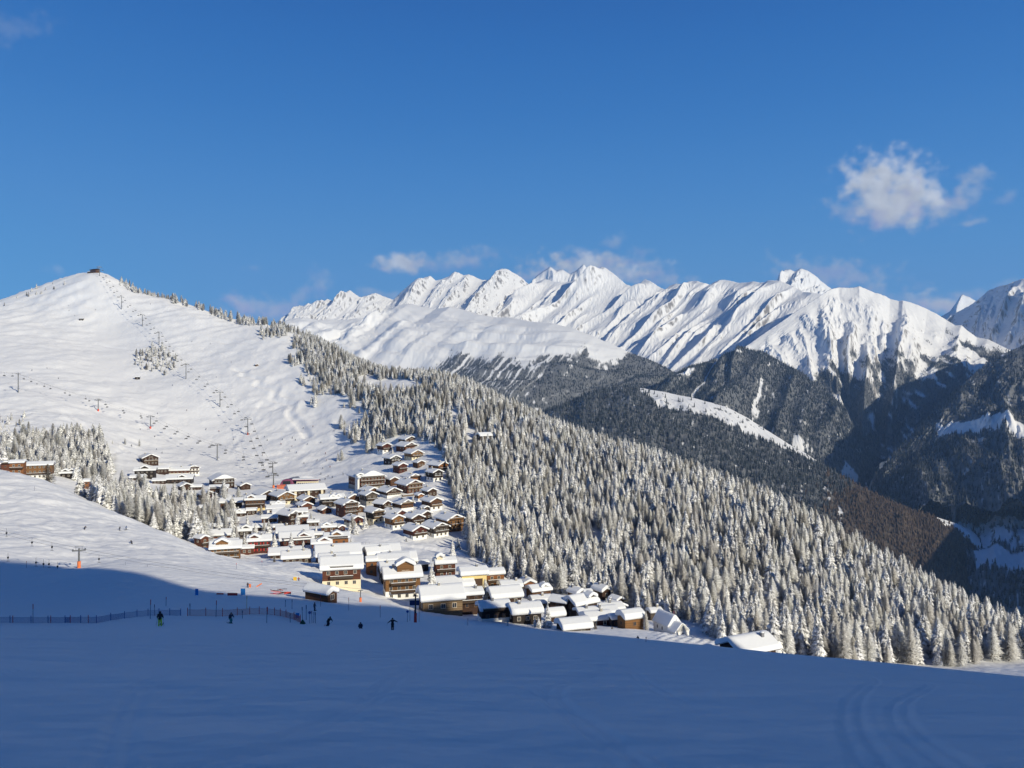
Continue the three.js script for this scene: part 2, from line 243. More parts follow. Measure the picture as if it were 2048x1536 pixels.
// the mountainside that rises behind and to the right of the camera and shades the piste in front
{
  const edge = [[-560, 1060, 250], [-250, 1095, 240], [0, 1121, 230], [100, 1128, 226], [200, 1136, 216], [300, 1150, 205], [400, 1180, 189], [500, 1190, 186], [600, 1197, 188], [700, 1208, 196], [850, 1218, 196], [940, 1236, 190], [1050, 1262, 175], [1300, 1284, 165], [1500, 1306, 155], [1800, 1343, 150], [2048, 1366, 150], [2600, 1420, 150]];
  const RWS = 26, n = edge.length, verts = [], uvs = [], idx = [];
  const crest = edge.map(([px, py, d], i) => { const q = seen(px, py, 100), p = ground(px, q > 320 ? d : q); p.y += 0.05; return p.addScaledVector(SUN, lerp(560, 260, smooth(1, n - 3, i))); });
  const fine = [];
  for (let i = 0; i < n - 1; i++) for (let k = 0; k < 8; k++) fine.push(crest[i].clone().lerp(crest[i + 1], k / 8));
  fine.push(crest[n - 1]);
  const last = fine[fine.length - 1].clone();
  for (let k = 1; k <= 14; k++) fine.push(last.clone().add(new THREE.Vector3(26 * k, -10 * k, 12 * k)));
  const first = fine[0].clone();
  for (let k = 1; k <= 14; k++) fine.unshift(first.clone().add(new THREE.Vector3(-20 * k, 10 * k, 34 * k)));
  const M = fine.length, hx = Math.sin(SUN_AZ), hz = Math.cos(SUN_AZ);
  fine.forEach((c, i) => {
    for (let r = 0; r < RWS; r++) {
      const t = (r - 8) / 8, s = t < 0 ? t * 40 : t * 260, e = 2.5 * fbm(c.x / 40 + r, c.z / 40 + i * 0.1, 3) * Math.min(1, Math.abs(t) * 3);
      verts.push(c.x + hx * s, t < 0 ? lerp(c.y, -40, Math.min(1, -t)) - Math.sin(-t * Math.PI) * 12 - Math.abs(e) : c.y - 24 * t * t + e, c.z + hz * s); uvs.push(i * 1.5, r * 2.5);
    }
  });
  for (let i = 0; i < M - 1; i++) for (let r = 0; r < RWS - 1; r++) { const a = i * RWS + r; idx.push(a, a + 1, a + RWS, a + 1, a + RWS + 1, a + RWS); }
  const g = new THREE.BufferGeometry();
  g.setAttribute('position', new THREE.Float32BufferAttribute(verts, 3)); g.setAttribute('uv', new THREE.Float32BufferAttribute(uvs, 2)); g.setIndex(idx); g.computeVertexNormals();
  struct('snow_slope', g, new THREE.MeshStandardMaterial({ color: new THREE.Color().setRGB(0.86, 0.865, 0.875), roughness: 0.88, bumpMap: snowBump, bumpScale: 0.06 }));
}
// ───────────── the mountains across the valley ─────────────
const farSnow = new THREE.MeshStandardMaterial({ color: 0xffffff, vertexColors: true, roughness: 0.9 });
const woods = [];                                    // places for the far trees: x, y, z, height, kind
// A massif hangs between a crest and a foot. Columns follow its ribs down the slope; rows go from the foot (v = 0) over the crest (v = 1) and down behind.
// running water carves the gullies: drops roll down the height grid, pick up and drop what they carry
function erode(h, nc, R, du, dv, drops, seed, power) {
  const rnd = mulberry(seed), L = Math.min(du, dv), rx = Math.max(1, Math.round(1.6 * L / du)), ry = Math.max(1, Math.round(1.6 * L / dv)), brush = []; let tot = 0;
  for (let j = -ry; j <= ry; j++) for (let i = -rx; i <= rx; i++) { const w = Math.max(0, 1.9 - Math.hypot(i * du, j * dv) / L); if (w > 0) { brush.push([i, j, w]); tot += w; } }
  for (const b of brush) b[2] /= tot;
  for (let n = 0; n < drops; n++) {
    let x = 2 + rnd() * (nc - 5), y = 2 + rnd() * (R - 5), dx = 0, dy = 0, vel = 1, water = 1, sed = 0;
    for (let k = 0; k < 60; k++) {
      const ix = x | 0, iy = y | 0, fx = x - ix, fy = y - iy, a = iy * nc + ix, A = h[a], B = h[a + 1], C = h[a + nc], D = h[a + nc + 1];
      const gx = ((B - A) * (1 - fy) + (D - C) * fy) / du, gy = ((C - A) * (1 - fx) + (D - B) * fx) / dv, h0 = lerp(lerp(A, B, fx), lerp(C, D, fx), fy);
      dx = dx * 0.12 - gx; dy = dy * 0.12 - gy; const m = Math.hypot(dx, dy); if (m < 1e-5) break; dx /= m; dy /= m;
      const nx = x + dx * L / du, ny = y + dy * L / dv; if (nx < 3 || ny < 3 || nx > nc - 4 || ny > R - 4) break;
      const jx = nx | 0, jy = ny | 0, b = jy * nc + jx, qx = nx - jx, qy = ny - jy, h1 = lerp(lerp(h[b], h[b + 1], qx), lerp(h[b + nc], h[b + nc + 1], qx), qy), dh = (h1 - h0) / L, cap = Math.max(-dh, 0.01) * vel * water * power;
      if (sed > cap || dh > 0) { const dep = (dh > 0 ? Math.min(dh, sed) : (sed - cap) * 0.25) * L; sed -= dep / L; h[a] += dep * (1 - fx) * (1 - fy); h[a + 1] += dep * fx * (1 - fy); h[a + nc] += dep * (1 - fx) * fy; h[a + nc + 1] += dep * fx * fy; }
      else { const e = Math.min((cap - sed) * 0.25, -dh); for (const [i, j, w] of brush) h[(iy + j) * nc + ix + i] -= e * w * L; sed += e; }
      vel = Math.min(3.5, Math.sqrt(Math.max(0, vel * vel - dh * 3)) * 0.96); water *= 0.975; x = nx; y = ny;
    }
  }
}
function massif(o) {
  const { crest, foot, nc, nr, prof = 1.15, back = 0.35, ribs = [], fine = 0, fineScale = 40, lump = 0, name, label, drift = 6 } = o;
  const s0 = crest[0][0], s1 = crest[crest.length - 1][0], nb = Math.max(4, Math.round(nr * 0.16)), R = nr + nb, seed = o.seed ?? 1;
  const pos = new Float32Array(nc * R * 3), col = new Float32Array(nc * R * 3), idx = new Uint32Array((nc - 1) * (R - 1) * 6), S = new Float32Array(nc);
  const spread = o.spread ?? 1;
  for (let c = 0; c < nc; c++) {
    const s = lerp(s0, s1, c / (nc - 1)); S[c] = s;
    const C = at(s, table(crest, 0, 1, s), table(crest, 0, 2, s)), P = at(table(foot, 0, 1, s), table(foot, 0, 2, s), table(foot, 0, 3, s)), H = C.y - P.y, Lh = Math.hypot(C.x - P.x, C.z - P.z), mpp = C.length() / F;
    for (let r = 0; r < R; r++) {
      const v = r < nr ? r / (nr - 1) : 1 + (r - nr + 1) / nb * back, i = (r * nc + c) * 3;
      const ss = s + drift * noise(s / 45 + seed, v * 2.6 + seed * 7), env = smooth(1.0, o.ribTop ?? 0.82, v) * smooth(-0.02, 0.2, v) + (o.crestRib ?? 0.1) * smooth(0.8, 1, v);
      let h = 0;
      for (const [p, a, w, lo = 0, hi = 1] of ribs) { const t = Math.abs(ss - p) / w; if (t < 1) h += a * (1 - t) * (lo ? smooth(lo - 0.1, lo + 0.1, v) : 1) * (hi < 1 ? smooth(hi + 0.05, hi - 0.1, v) : 1); }
      h *= env * clamp(0.85 + 1.5 * noise(s / 34 + seed * 2, v * 2.2 + seed), 0.25, 1.5);
      if (fine) h += fine * env * (ridged(ss / fineScale + seed * 3, v * 1.9 + seed, 5) - 0.8);
      if (lump) h += lump * smooth(1.02, 0.8, v) * fbm(s * mpp / 420 + seed * 5, v * Lh / 420 + seed, 4);
      if (o.rough) h += o.rough * (0.35 + 0.65 * env) * fbm(s * mpp / 90 + seed, v * H / 55, 4);
      const y = v <= 1 ? lerp(P.y, C.y, Math.pow(v, prof)) : C.y - (v - 1) * H * 1.1 - 0;
      pos[i] = lerp(P.x, C.x, v); pos[i + 1] = y + h; pos[i + 2] = lerp(P.z, C.z, v);
    }
  }
  if (o.erode) {
    const h = new Float32Array(nc * R), mid = Math.floor(nr / 2) * nc + (nc >> 1), dist = (a, b) => Math.hypot(pos[a * 3] - pos[b * 3], pos[a * 3 + 2] - pos[b * 3 + 2]);
    for (let i = 0; i < nc * R; i++) h[i] = pos[i * 3 + 1];
    erode(h, nc, R, Math.max(1.5, dist(mid, mid + 1)), dist(mid, mid + nc), Math.round(o.erode * nc * R), 300 + seed, o.power ?? 1.2);
    for (let r = 0; r < R; r++) { const v = r / (nr - 1), w = lerp(o.keep ?? 0.45, 1, smooth(1.0, 0.9, v)) * (v > 1 ? 0.5 : 1); for (let c = 0; c < nc; c++) { const i = r * nc + c, e = smooth(0, 12, Math.min(c, nc - 1 - c)); pos[i * 3 + 1] = lerp(pos[i * 3 + 1], h[i], w * e); } }
  }
  let k = 0;
  for (let r = 0; r < R - 1; r++) for (let c = 0; c < nc - 1; c++) { const a = r * nc + c; idx[k++] = a; idx[k++] = a + 1; idx[k++] = a + nc; idx[k++] = a + 1; idx[k++] = a + nc + 1; idx[k++] = a + nc; }
  const g = new THREE.BufferGeometry();
  g.setAttribute('position', new THREE.BufferAttribute(pos, 3)); g.setIndex(new THREE.BufferAttribute(idx, 1)); g.computeVertexNormals();
  const nrm = g.attributes.normal.array;
  const wood = new Float32Array(nc * R);
  for (let r = 0; r < R; r++) for (let c = 0; c < nc; c++) {
    const j = r * nc + c, i = j * 3, v = r < nr ? r / (nr - 1) : 1.01, s = S[c], x = pos[i], y = pos[i + 1], z = pos[i + 2], st = 1 - nrm[i + 1], d = -z;
    let cr = 0.87, cg = 0.875, cb = 0.885;
    // rock shows where it is too steep for snow
    const rk = (o.rock ?? 0) && clamp((st * (o.rock) + 0.5 * fbm(s / 9 + seed, v * 24 + s / 30, 4) + 0.25 * noise(s / 3, v * 60) - (o.rockAt ?? 0.62)) * 3.2 + (o.rockAdd ? o.rockAdd(s, v) : 0), 0, 0.92);
    if (rk > 0) { cr = lerp(cr, 0.16, rk); cg = lerp(cg, 0.145, rk); cb = lerp(cb, 0.135, rk); }
    if (o.wood) {
      const w = clamp(o.wood(s, v, x, y, z, st), 0, 1); wood[j] = w;
      const br = o.brown ? clamp(o.brown(s, v, y), 0, 1) : 0, n = 0.75 + 0.5 * fbm(x / 150, z / 150 + y / 90, 3);
      const q = smooth(0.12, 0.6, w) * (0.86 + 0.14 * br);
      cr = lerp(cr, lerp(0.05, 0.10, br) * n, q); cg = lerp(cg, lerp(0.058, 0.072, br) * n, q); cb = lerp(cb, lerp(0.066, 0.05, br) * n, q);
    }
    col[i] = cr; col[i + 1] = cg; col[i + 2] = cb;
  }
  g.setAttribute('color', new THREE.BufferAttribute(col, 3));
  const m = struct(name, g, farSnow); m.userData.label = label; m.userData.category = name;
  if (o.trees) {
    const rnd = mulberry(900 + seed * 13); let put = 0;
    for (let t = 0; t < o.trees * 14 && put < o.trees; t++) {
      const u = rnd() * (nc - 1.001), w = rnd() * (nr - 1.001), ui = u | 0, wi = w | 0, j = wi * nc + ui, den = wood[j];
      if (den < 0.05 || rnd() > den) continue;
      const fu = u - ui, fv = w - wi, a = j * 3, b = a + 3, e = a + nc * 3, p = [0, 1, 2].map(q => pos[a + q] + (pos[b + q] - pos[a + q]) * fu + (pos[e + q] - pos[a + q]) * fv);
      const br = o.brown ? clamp(o.brown(S[ui], wi / nr, p[1]), 0, 1) : 0;
      woods.push([p[0], p[1], p[2], lerp(13, 26, rnd()) * (o.treeSize ?? 1) * (br > 0.6 ? 0.7 : 1), rnd() < br ? 2 : rnd() < (o.frost ?? 0.3) ? 1 : 0]); put++;
    }
  }
  return m;
}
// very distant peaks
massif({ name: 'mountain', label: 'far white summits in blowing snow behind the middle of the range', seed: 11, nc: 150, nr: 40, fine: 150, fineScale: 22, rock: 0.9, rockAt: 0.85,
  crest: [[1040, 600, 17000], [1055, 572, 17000], [1072, 553, 17000], [1085, 543, 17000], [1100, 533.7, 17000], [1112, 541, 17000], [1126, 539.6, 17000], [1140, 549, 17000], [1155, 540, 17000], [1167, 528, 17000], [1180, 541, 17000], [1196, 537, 17000], [1210, 540, 17000], [1226, 551, 17000], [1250, 575, 17000], [1285, 600, 17000]],
  foot: [[1040, 1020, 640, 15000], [1285, 1260, 640, 15000]] });
massif({ name: 'mountain', label: 'distant double-topped snow peak above the ribbed ridge', seed: 12, nc: 110, nr: 50, fine: 130, fineScale: 24, rock: 0.9, rockAt: 0.7,
  crest: [[1525, 590, 13500], [1554, 560, 13500], [1562, 549, 13500], [1568.6, 541, 13500], [1580, 539.6, 13500], [1589, 543.5, 13500], [1595, 541, 13500], [1601, 538.7, 13500], [1608, 540, 13500], [1615.5, 542.5, 13500], [1624, 548, 13500], [1636, 557, 13500], [1648, 567, 13500], [1662, 578, 13500], [1690, 600, 13500]],
  foot: [[1525, 1490, 640, 12000], [1690, 1640, 640, 12000]], ribs: [[1570, 120, 12], [1604, 160, 14], [1630, 90, 10]] });
massif({ name: 'mountain', label: 'small pointed peak in the gap left of the right-hand rocky mountain', seed: 13, nc: 60, nr: 30, fine: 60, fineScale: 18, rock: 0.9, rockAt: 0.7,
  crest: [[1862, 640, 15000], [1885, 632, 15000], [1900, 622, 15000], [1910, 609, 15000], [1917, 598, 15000], [1924, 588.5, 15000], [1930, 591, 15000], [1938, 594, 15000], [1955, 604, 15000], [1990, 625, 15000]],
  foot: [[1862, 1840, 670, 14000], [1990, 1960, 670, 14000]] });
// the range itself, from left to right
massif({ name: 'mountain', label: 'jagged white peaks at the left end of the range', seed: 1, nc: 300, nr: 100, fine: 40, fineScale: 26, rock: 1.3, rockAt: 0.56, rough: 12, lump: 40, erode: 0.5, drift: 9,
  crest: [[520, 668, 10800], [545, 655, 10800], [559.6, 643, 10800], [569, 633, 10800], [578.6, 625, 10900], [588, 619, 11000], [599, 611, 11000], [607, 612, 11000], [616.7, 606, 11000], [622, 608, 11000], [631, 603, 11100], [637, 604, 11100], [643, 600, 11100], [649, 602, 11200], [654.8, 598, 11200], [666.5, 602, 11300], [673, 597, 11300], [679.7, 593, 11400], [690, 586, 11400], [700, 581, 11500], [707, 586, 11500], [719, 594, 11500], [734, 592, 11700], [744, 588, 11700], [751.5, 586.5, 11800], [763, 591, 11900], [781, 597, 12000], [800, 606, 12100], [830, 622, 12200]],
  foot: [[520, 480, 690, 9000], [700, 620, 670, 9200], [830, 760, 665, 9600]], ribs: [[690, 120, 22], [640, 70, 18], [600, 60, 20], [752, 60, 26]] });
massif({ name: 'mountain', label: 'steep twin-summit white mountain with grey rock walls, left of the middle', seed: 2, nc: 380, nr: 140, fine: 36, fineScale: 30, rock: 1.4, rockAt: 0.54, rough: 12, lump: 40, erode: 0.5, drift: 9,
  crest: [[768, 625, 12200], [781, 606, 12200], [789.6, 597, 12200], [801, 585, 12300], [813, 574.5, 12300], [824.7, 564.5, 12300], [831, 560, 12300], [838, 556.5, 12300], [845, 557, 12300], [852.5, 554.5, 12300], [860, 552.5, 12300], [866, 556, 12300], [871.6, 561, 12300], [883, 558.6, 12300], [890, 556, 12300], [898, 553, 12300], [904, 547, 12300], [909.7, 543, 12300], [918.5, 545.4, 12300], [927, 550.4, 12300], [939, 550, 12300], [946, 552, 12300], [953.6, 556, 12300], [965, 560, 12300], [977, 560, 12300], [983, 556, 12300], [988.8, 552, 12300], [995, 545, 12300], [1000.5, 539.6, 12300], [1006, 538.4, 12300], [1012, 538.7, 12300], [1018, 541, 12300], [1024, 544, 12300], [1035.7, 549.8, 12300], [1044.5, 556, 12300], [1060, 571, 12300], [1085, 600, 12300]],
  foot: [[768, 720, 650, 10200], [870, 800, 655, 10200], [1000, 900, 655, 10000], [1085, 960, 660, 10000]], ribs: [[850, 110, 26], [896, 60, 20], [938, 70, 18], [1006, 130, 32], [980, 50, 14]] });
massif({ name: 'mountain', label: 'long sunlit snow face with parallel ribs and blue shadows', seed: 3, nc: 760, nr: 210, fine: 18, fineScale: 24, rock: 1.3, rockAt: 0.70, rough: 8, drift: 34, lump: 40, erode: 0.35, power: 0.9, prof: 1.2,
  crest: [[1040, 585, 12300], [1062, 570, 12200], [1076.7, 563, 12100], [1090, 558.6, 12000], [1106, 563, 11900], [1130, 566, 11800], [1158, 557, 11700], [1170, 553, 11600], [1182, 550, 11600], [1190, 544, 11500], [1196, 538, 11500], [1203, 537, 11500], [1210, 537.5, 11400], [1226, 547, 11300], [1240, 558.6, 11200], [1252, 569, 11100], [1267, 575, 11000], [1274, 571, 11000], [1281, 566, 10900], [1290, 559.5, 10900], [1297, 562, 10800], [1305, 566, 10700], [1322.5, 576, 10600], [1331, 580, 10500], [1338.6, 573, 10500], [1345, 570, 10500], [1352, 567.5, 10400], [1366, 569.7, 10300], [1378, 566, 10200], [1387, 564, 10200], [1395.7, 563, 10100], [1410, 567, 10000], [1419, 570, 10000], [1431, 565, 9900], [1440, 562, 9800], [1448.5, 560, 9800], [1466, 563, 9700], [1480.7, 567, 9600], [1495, 566, 9500], [1507, 564, 9400], [1521.7, 567, 9300], [1533.5, 563, 9200], [1545, 561, 9100], [1560, 563, 9000], [1577, 569, 8900], [1595, 577.6, 8800], [1606.7, 584, 8700], [1624, 585, 8500], [1650, 590, 8400], [1690, 620, 8300], [1740, 680, 8200]],
  foot: [[1040, 850, 690, 10300], [1200, 990, 705, 9700], [1345, 1140, 735, 8800], [1450, 1238, 747, 8100], [1545, 1335, 752, 7500], [1660, 1440, 752, 7000], [1740, 1520, 752, 6900]],
  ribs: [[1090, 130, 22], [1130, 60, 16], [1160, 70, 14], [1203, 190, 24], [1240, 70, 14], [1262, 60, 12], [1288, 130, 17], [1312, 70, 12, 0, 0.8], [1338, 75, 12], [1350, 110, 20], [1372, 60, 10, 0.3], [1394, 135, 18], [1420, 75, 12], [1447, 165, 22], [1472, 70, 11, 0, 0.75], [1496, 90, 13], [1512, 70, 9, 0.35], [1536, 110, 15], [1560, 110, 15], [1584, 90, 14], [1610, 80, 14]] });
massif({ name: 'mountain', label: 'broad white mountain with wooded gullies, right of the middle', seed: 4, nc: 640, nr: 230, fine: 8, fineScale: 30, rock: 1.3, rockAt: 0.74, rough: 9, drift: 34, lump: 80, erode: 0.4, power: 0.9, crestRib: 0.03, ribTop: 0.6, prof: 1.05, treeSize: 0.8, frost: 0.2,
  crest: [[1440, 730, 6450], [1456, 717, 6500], [1480, 700, 6650], [1500, 687, 6800], [1520, 672, 6900], [1540, 659, 7000], [1560, 645, 7100], [1580, 631, 7200], [1600, 618, 7300], [1620, 605, 7400], [1640, 592, 7500], [1652, 583, 7600], [1664, 577, 7700], [1678, 574.5, 7800], [1694, 576, 7800], [1707, 575.5, 7800], [1718.6, 572.5, 7800], [1730, 577.6, 7800], [1748.5, 586, 7800], [1760, 588, 7800], [1769, 591, 7800], [1780, 597.7, 7800], [1798, 603, 7750], [1806, 602, 7700], [1813.6, 603.4, 7700], [1834.5, 609.4, 7700], [1855, 618.5, 7700], [1873.5, 627.6, 7650], [1894, 640.6, 7600], [1910, 651, 7500], [1923, 651, 7450], [1938.6, 664, 7400], [1954, 674.5, 7400], [1975, 678, 7300], [2000, 690, 7200], [2060, 720, 7000]],
  foot: [[1440, 1480, 790, 5700], [1500, 1540, 810, 5700], [1600, 1640, 850, 5600], [1680, 1700, 900, 5400], [1750, 1745, 930, 5300], [1850, 1800, 925, 5300], [1910, 1860, 880, 5500], [1975, 1930, 830, 5800], [2060, 2040, 800, 6000]],
  ribs: [[1600, 40, 40, 0, 0.6], [1650, 60, 30, 0, 0.8], [1718, 150, 44], [1700, 50, 14, 0.2, 0.7], [1752, 40, 16, 0, 0.6], [1812, 150, 46], [1840, 60, 18, 0, 0.6], [1870, 50, 18, 0, 0.5], [1916, 100, 32], [1950, 50, 20]],
  rockAdd: (s, v) => smooth(28, 6, Math.abs(s - 1722)) * smooth(0.55, 0.7, v) * smooth(0.97, 0.88, v) * (noise(s / 2.5 - v * 26, v * 34 + s / 7) > 0.05 ? 0.9 : 0) + smooth(24, 6, Math.abs(s - 1782)) * smooth(0.66, 0.74, v) * smooth(0.94, 0.86, v) * (noise(s / 2.5 - v * 26, v * 40) > 0.12 ? 0.7 : 0),
  wood: (s, v, x, y, z, st) => { const n = fbm(x / 260 + 3, y / 170 + z / 900, 5), m = fbm(x / 90, y / 110 + z / 700, 4), line = lerp(-40, 190, smooth(1500, 1700, s)) + 330 * n; return smooth(line + 60, line - 130, y) * (0.75 + 1.2 * m) + (s > 1895 ? 0.7 * smooth(0.0, 0.35, n + 0.12) * smooth(1, 0.85, v) : 0); },
  trees: 15000 });
massif({ name: 'mountain', label: 'rocky snow mountain cut off by the right edge of the view', seed: 5, nc: 300, nr: 130, fine: 40, fineScale: 34, rock: 1.5, rockAt: 0.8, rough: 18, crestRib: 0, ribTop: 0.5, prof: 1.0, lump: 60, erode: 0.5,
  crest: [[1880, 662, 9200], [1895.7, 639, 9100], [1907, 627.6, 9000], [1923, 619.8, 8900], [1936, 612, 8800], [1951.6, 602, 8700], [1958, 597, 8650], [1964.7, 592, 8600], [1971, 585, 8600], [1978, 580, 8600], [1988, 577, 8500], [1994, 574, 8500], [2001, 572, 8400], [2014, 569, 8300], [2022, 565, 8200], [2030, 562, 8200], [2043, 557.5, 8100], [2070, 552, 8000], [2150, 535, 7700], [2300, 520, 7400], [2460, 560, 7000]],
  foot: [[1880, 1890, 690, 8500], [1940, 1930, 695, 8100], [2043, 1975, 700, 7700], [2150, 2060, 705, 7300], [2460, 2300, 720, 6700]], ribs: [[1975, 70, 24], [2010, 60, 20], [2043, 120, 24], [2090, 150, 40], [2200, 200, 60]] });
// in front: the smooth white shoulder, then the wooded slopes above the gorge
massif({ name: 'hill', label: 'smooth rounded white shoulder in front of the range', seed: 6, nc: 620, nr: 140, fine: 4, fineScale: 40, rock: 1.3, rockAt: 1.1, rough: 5, lump: 90, erode: 0.06, power: 0.4, prof: 0.9, drift: 14, treeSize: 0.85, frost: 0.15,
  crest: [[500, 690, 8000], [545, 656, 8000], [562, 645, 8000], [581, 637.7, 8000], [608, 635, 8000], [637, 640, 8000], [680, 640, 8000], [720, 637, 8000], [754, 634, 8100], [778, 619, 8300], [798, 610, 8400], [822, 608, 8400], [842, 613, 8300], [870, 618, 8200], [901, 613, 8000], [930, 620, 7900], [959.5, 629, 7700], [989, 635, 7600], [1018, 635, 7500], [1062, 643, 7200], [1106, 647, 7000], [1152, 659, 6800], [1190, 675, 6600], [1226, 689, 6500], [1261, 706, 6400], [1308, 722.7, 6300], [1343, 741, 6200], [1400, 790, 6200]],
  foot: [[500, 330, 760, 6400], [640, 430, 780, 6300], [780, 540, 800, 6100], [900, 650, 830, 5600], [1000, 770, 850, 5300], [1106, 890, 860, 5100], [1226, 1050, 860, 5100], [1343, 1230, 850, 5200], [1400, 1360, 860, 5400]],
  ribs: [[650, 40, 50], [720, 50, 60, 0, 0.8], [800, 60, 70], [868, 70, 46, 0, 0.75], [930, 36, 30, 0, 0.7], [1010, 40, 60], [1075, 26, 30, 0, 0.6], [1170, 20, 60]],
  rockAdd: (s, v) => smooth(26, 12, Math.abs(s - 893 + 60 * (0.62 - v))) * smooth(0.16, 0.08, Math.abs(v - 0.5)) * (noise(s / 3 - v * 20, v * 22) > -0.12 ? 0.8 : 0.25),
  wood: (s, v, x, y, z) => { const n = fbm(x / 300 + 4, y / 200 + z / 900, 4), gap = fbm(x / 70 + 9, y / 150 + z / 500, 4), fade = smooth(260, 110, y + 170 * n - 0.12 * (s - 1120)); return fade * smooth(930, 1010, s + 40 * n) * smooth(0.42 - 0.75 * fade, 0.62 - 0.6 * fade, 0.3 - gap + 0.25 * fade) * 1.1 - 1.0 * smooth(0.08, 0.3, fbm(s / 6 + 70, v * 2.4, 3)) * smooth(1260, 1120, s) - 0.6 * smooth(0.2, 0.36, fbm(x / 60, y / 50, 3)) + (s < 1010 ? 0.25 * smooth(0.2, 0.5, n) * smooth(120, 60, y) : 0); },
  trees: 9000 });
massif({ name: 'hill', label: 'dark wooded hillside below the white ridge, with narrow snow gullies', seed: 7, nc: 400, nr: 150, fine: 16, fineScale: 34, rough: 8, lump: 60, erode: 0.5, prof: 0.95, drift: 12, frost: 0.35,
  crest: [[1290, 800, 5300], [1320, 768, 5500], [1343, 747, 5600], [1366, 741, 5700], [1401, 728.5, 5800], [1431, 717, 5900], [1466, 702, 6000], [1484, 696, 6050], [1507, 700, 6000], [1530, 705, 5950], [1548, 716, 5900], [1579, 733, 5800], [1613, 750, 5600], [1626, 766, 5500], [1652, 781, 5400], [1678, 805, 5300], [1694, 820, 5200], [1704, 846, 5100], [1730, 876, 5000], [1748, 925, 4900], [1765, 975, 4800]],
  foot: [[1290, 1200, 880, 4700], [1484, 1400, 930, 4500], [1652, 1600, 1010, 4300], [1765, 1740, 1040, 4400]], ribs: [[1380, 70, 40], [1484, 130, 46], [1535, 60, 22], [1610, 80, 34], [1680, 60, 28]],
  wood: (s, v) => { const n = fbm(s / 14 + 3, v * 5, 4); return 1.15 - 1.2 * smooth(7, 2.5, Math.abs(s + 14 * n - (1436 - (1 - v) * 26))) * smooth(0.35, 0.55, v) - 1.1 * smooth(9, 3, Math.abs(s + 16 * n - 1546)) * smooth(0.3, 0.45, v) * smooth(0.78, 0.66, v) - 0.9 * smooth(0.36, 0.5, fbm(s / 10 + 30, v * 9, 3)) - smooth(0.965, 0.995, v + 0.05 * n) * smooth(1440, 1470, s) * smooth(1540, 1510, s) - 1.3 * smooth(44, 30, Math.abs(s - 1362)) * smooth(0.05, 0.02, Math.abs(v - 0.86)) - 1.1 * smooth(14, 8, Math.abs(s - 1630)) * smooth(0.05, 0.03, Math.abs(v - 0.36)) - 1.1 * smooth(18, 10, Math.abs(s - 1720)) * smooth(0.12, 0.06, Math.abs(v - 0.42)); },
  trees: 17000 });
massif({ name: 'hill', label: 'wooded spur on the right beyond the gorge, with white clearings', seed: 8, nc: 400, nr: 150, fine: 8, fineScale: 60, rough: 8, lump: 70, erode: 0.5, prof: 0.9, drift: 14, frost: 0.3,
  crest: [[1740, 990, 3915], [1750, 950, 4005], [1790, 905, 4140], [1840, 850, 4320], [1890, 800, 4500], [1940, 755, 4590], [1985, 715, 4770], [2020, 702, 4815], [2048, 690, 4860], [2100, 655, 5040], [2200, 600, 5310], [2400, 520, 5580], [2600, 540, 5400]],
  foot: [[1740, 1765, 1040, 3510], [1840, 1880, 1010, 3420], [1940, 2000, 1010, 3240], [2048, 2120, 1000, 3150], [2100, 2200, 990, 3060], [2600, 2700, 960, 2970]], ribs: [[1985, 26, 60], [2070, 30, 60], [1890, 20, 40]],
  wood: (s, v) => { const n = fbm(s / 22 + 7, v * 5, 4); return 1.15 - 0.8 * smooth(0.3, 0.5, fbm(s / 13 + 3, v * 11, 3)) - 1.5 * smooth(0.06, 0.035, Math.abs(v - 0.72 + (s - 1870) * 0.0030 + 0.05 * n)) * smooth(1856, 1872, s) * smooth(2100, 2070, s) - 0.7 * smooth(0.86, 1.0, v) * smooth(1960, 2010, s) * smooth(0, 0.3, n + 0.15); },
  trees: 15000 });
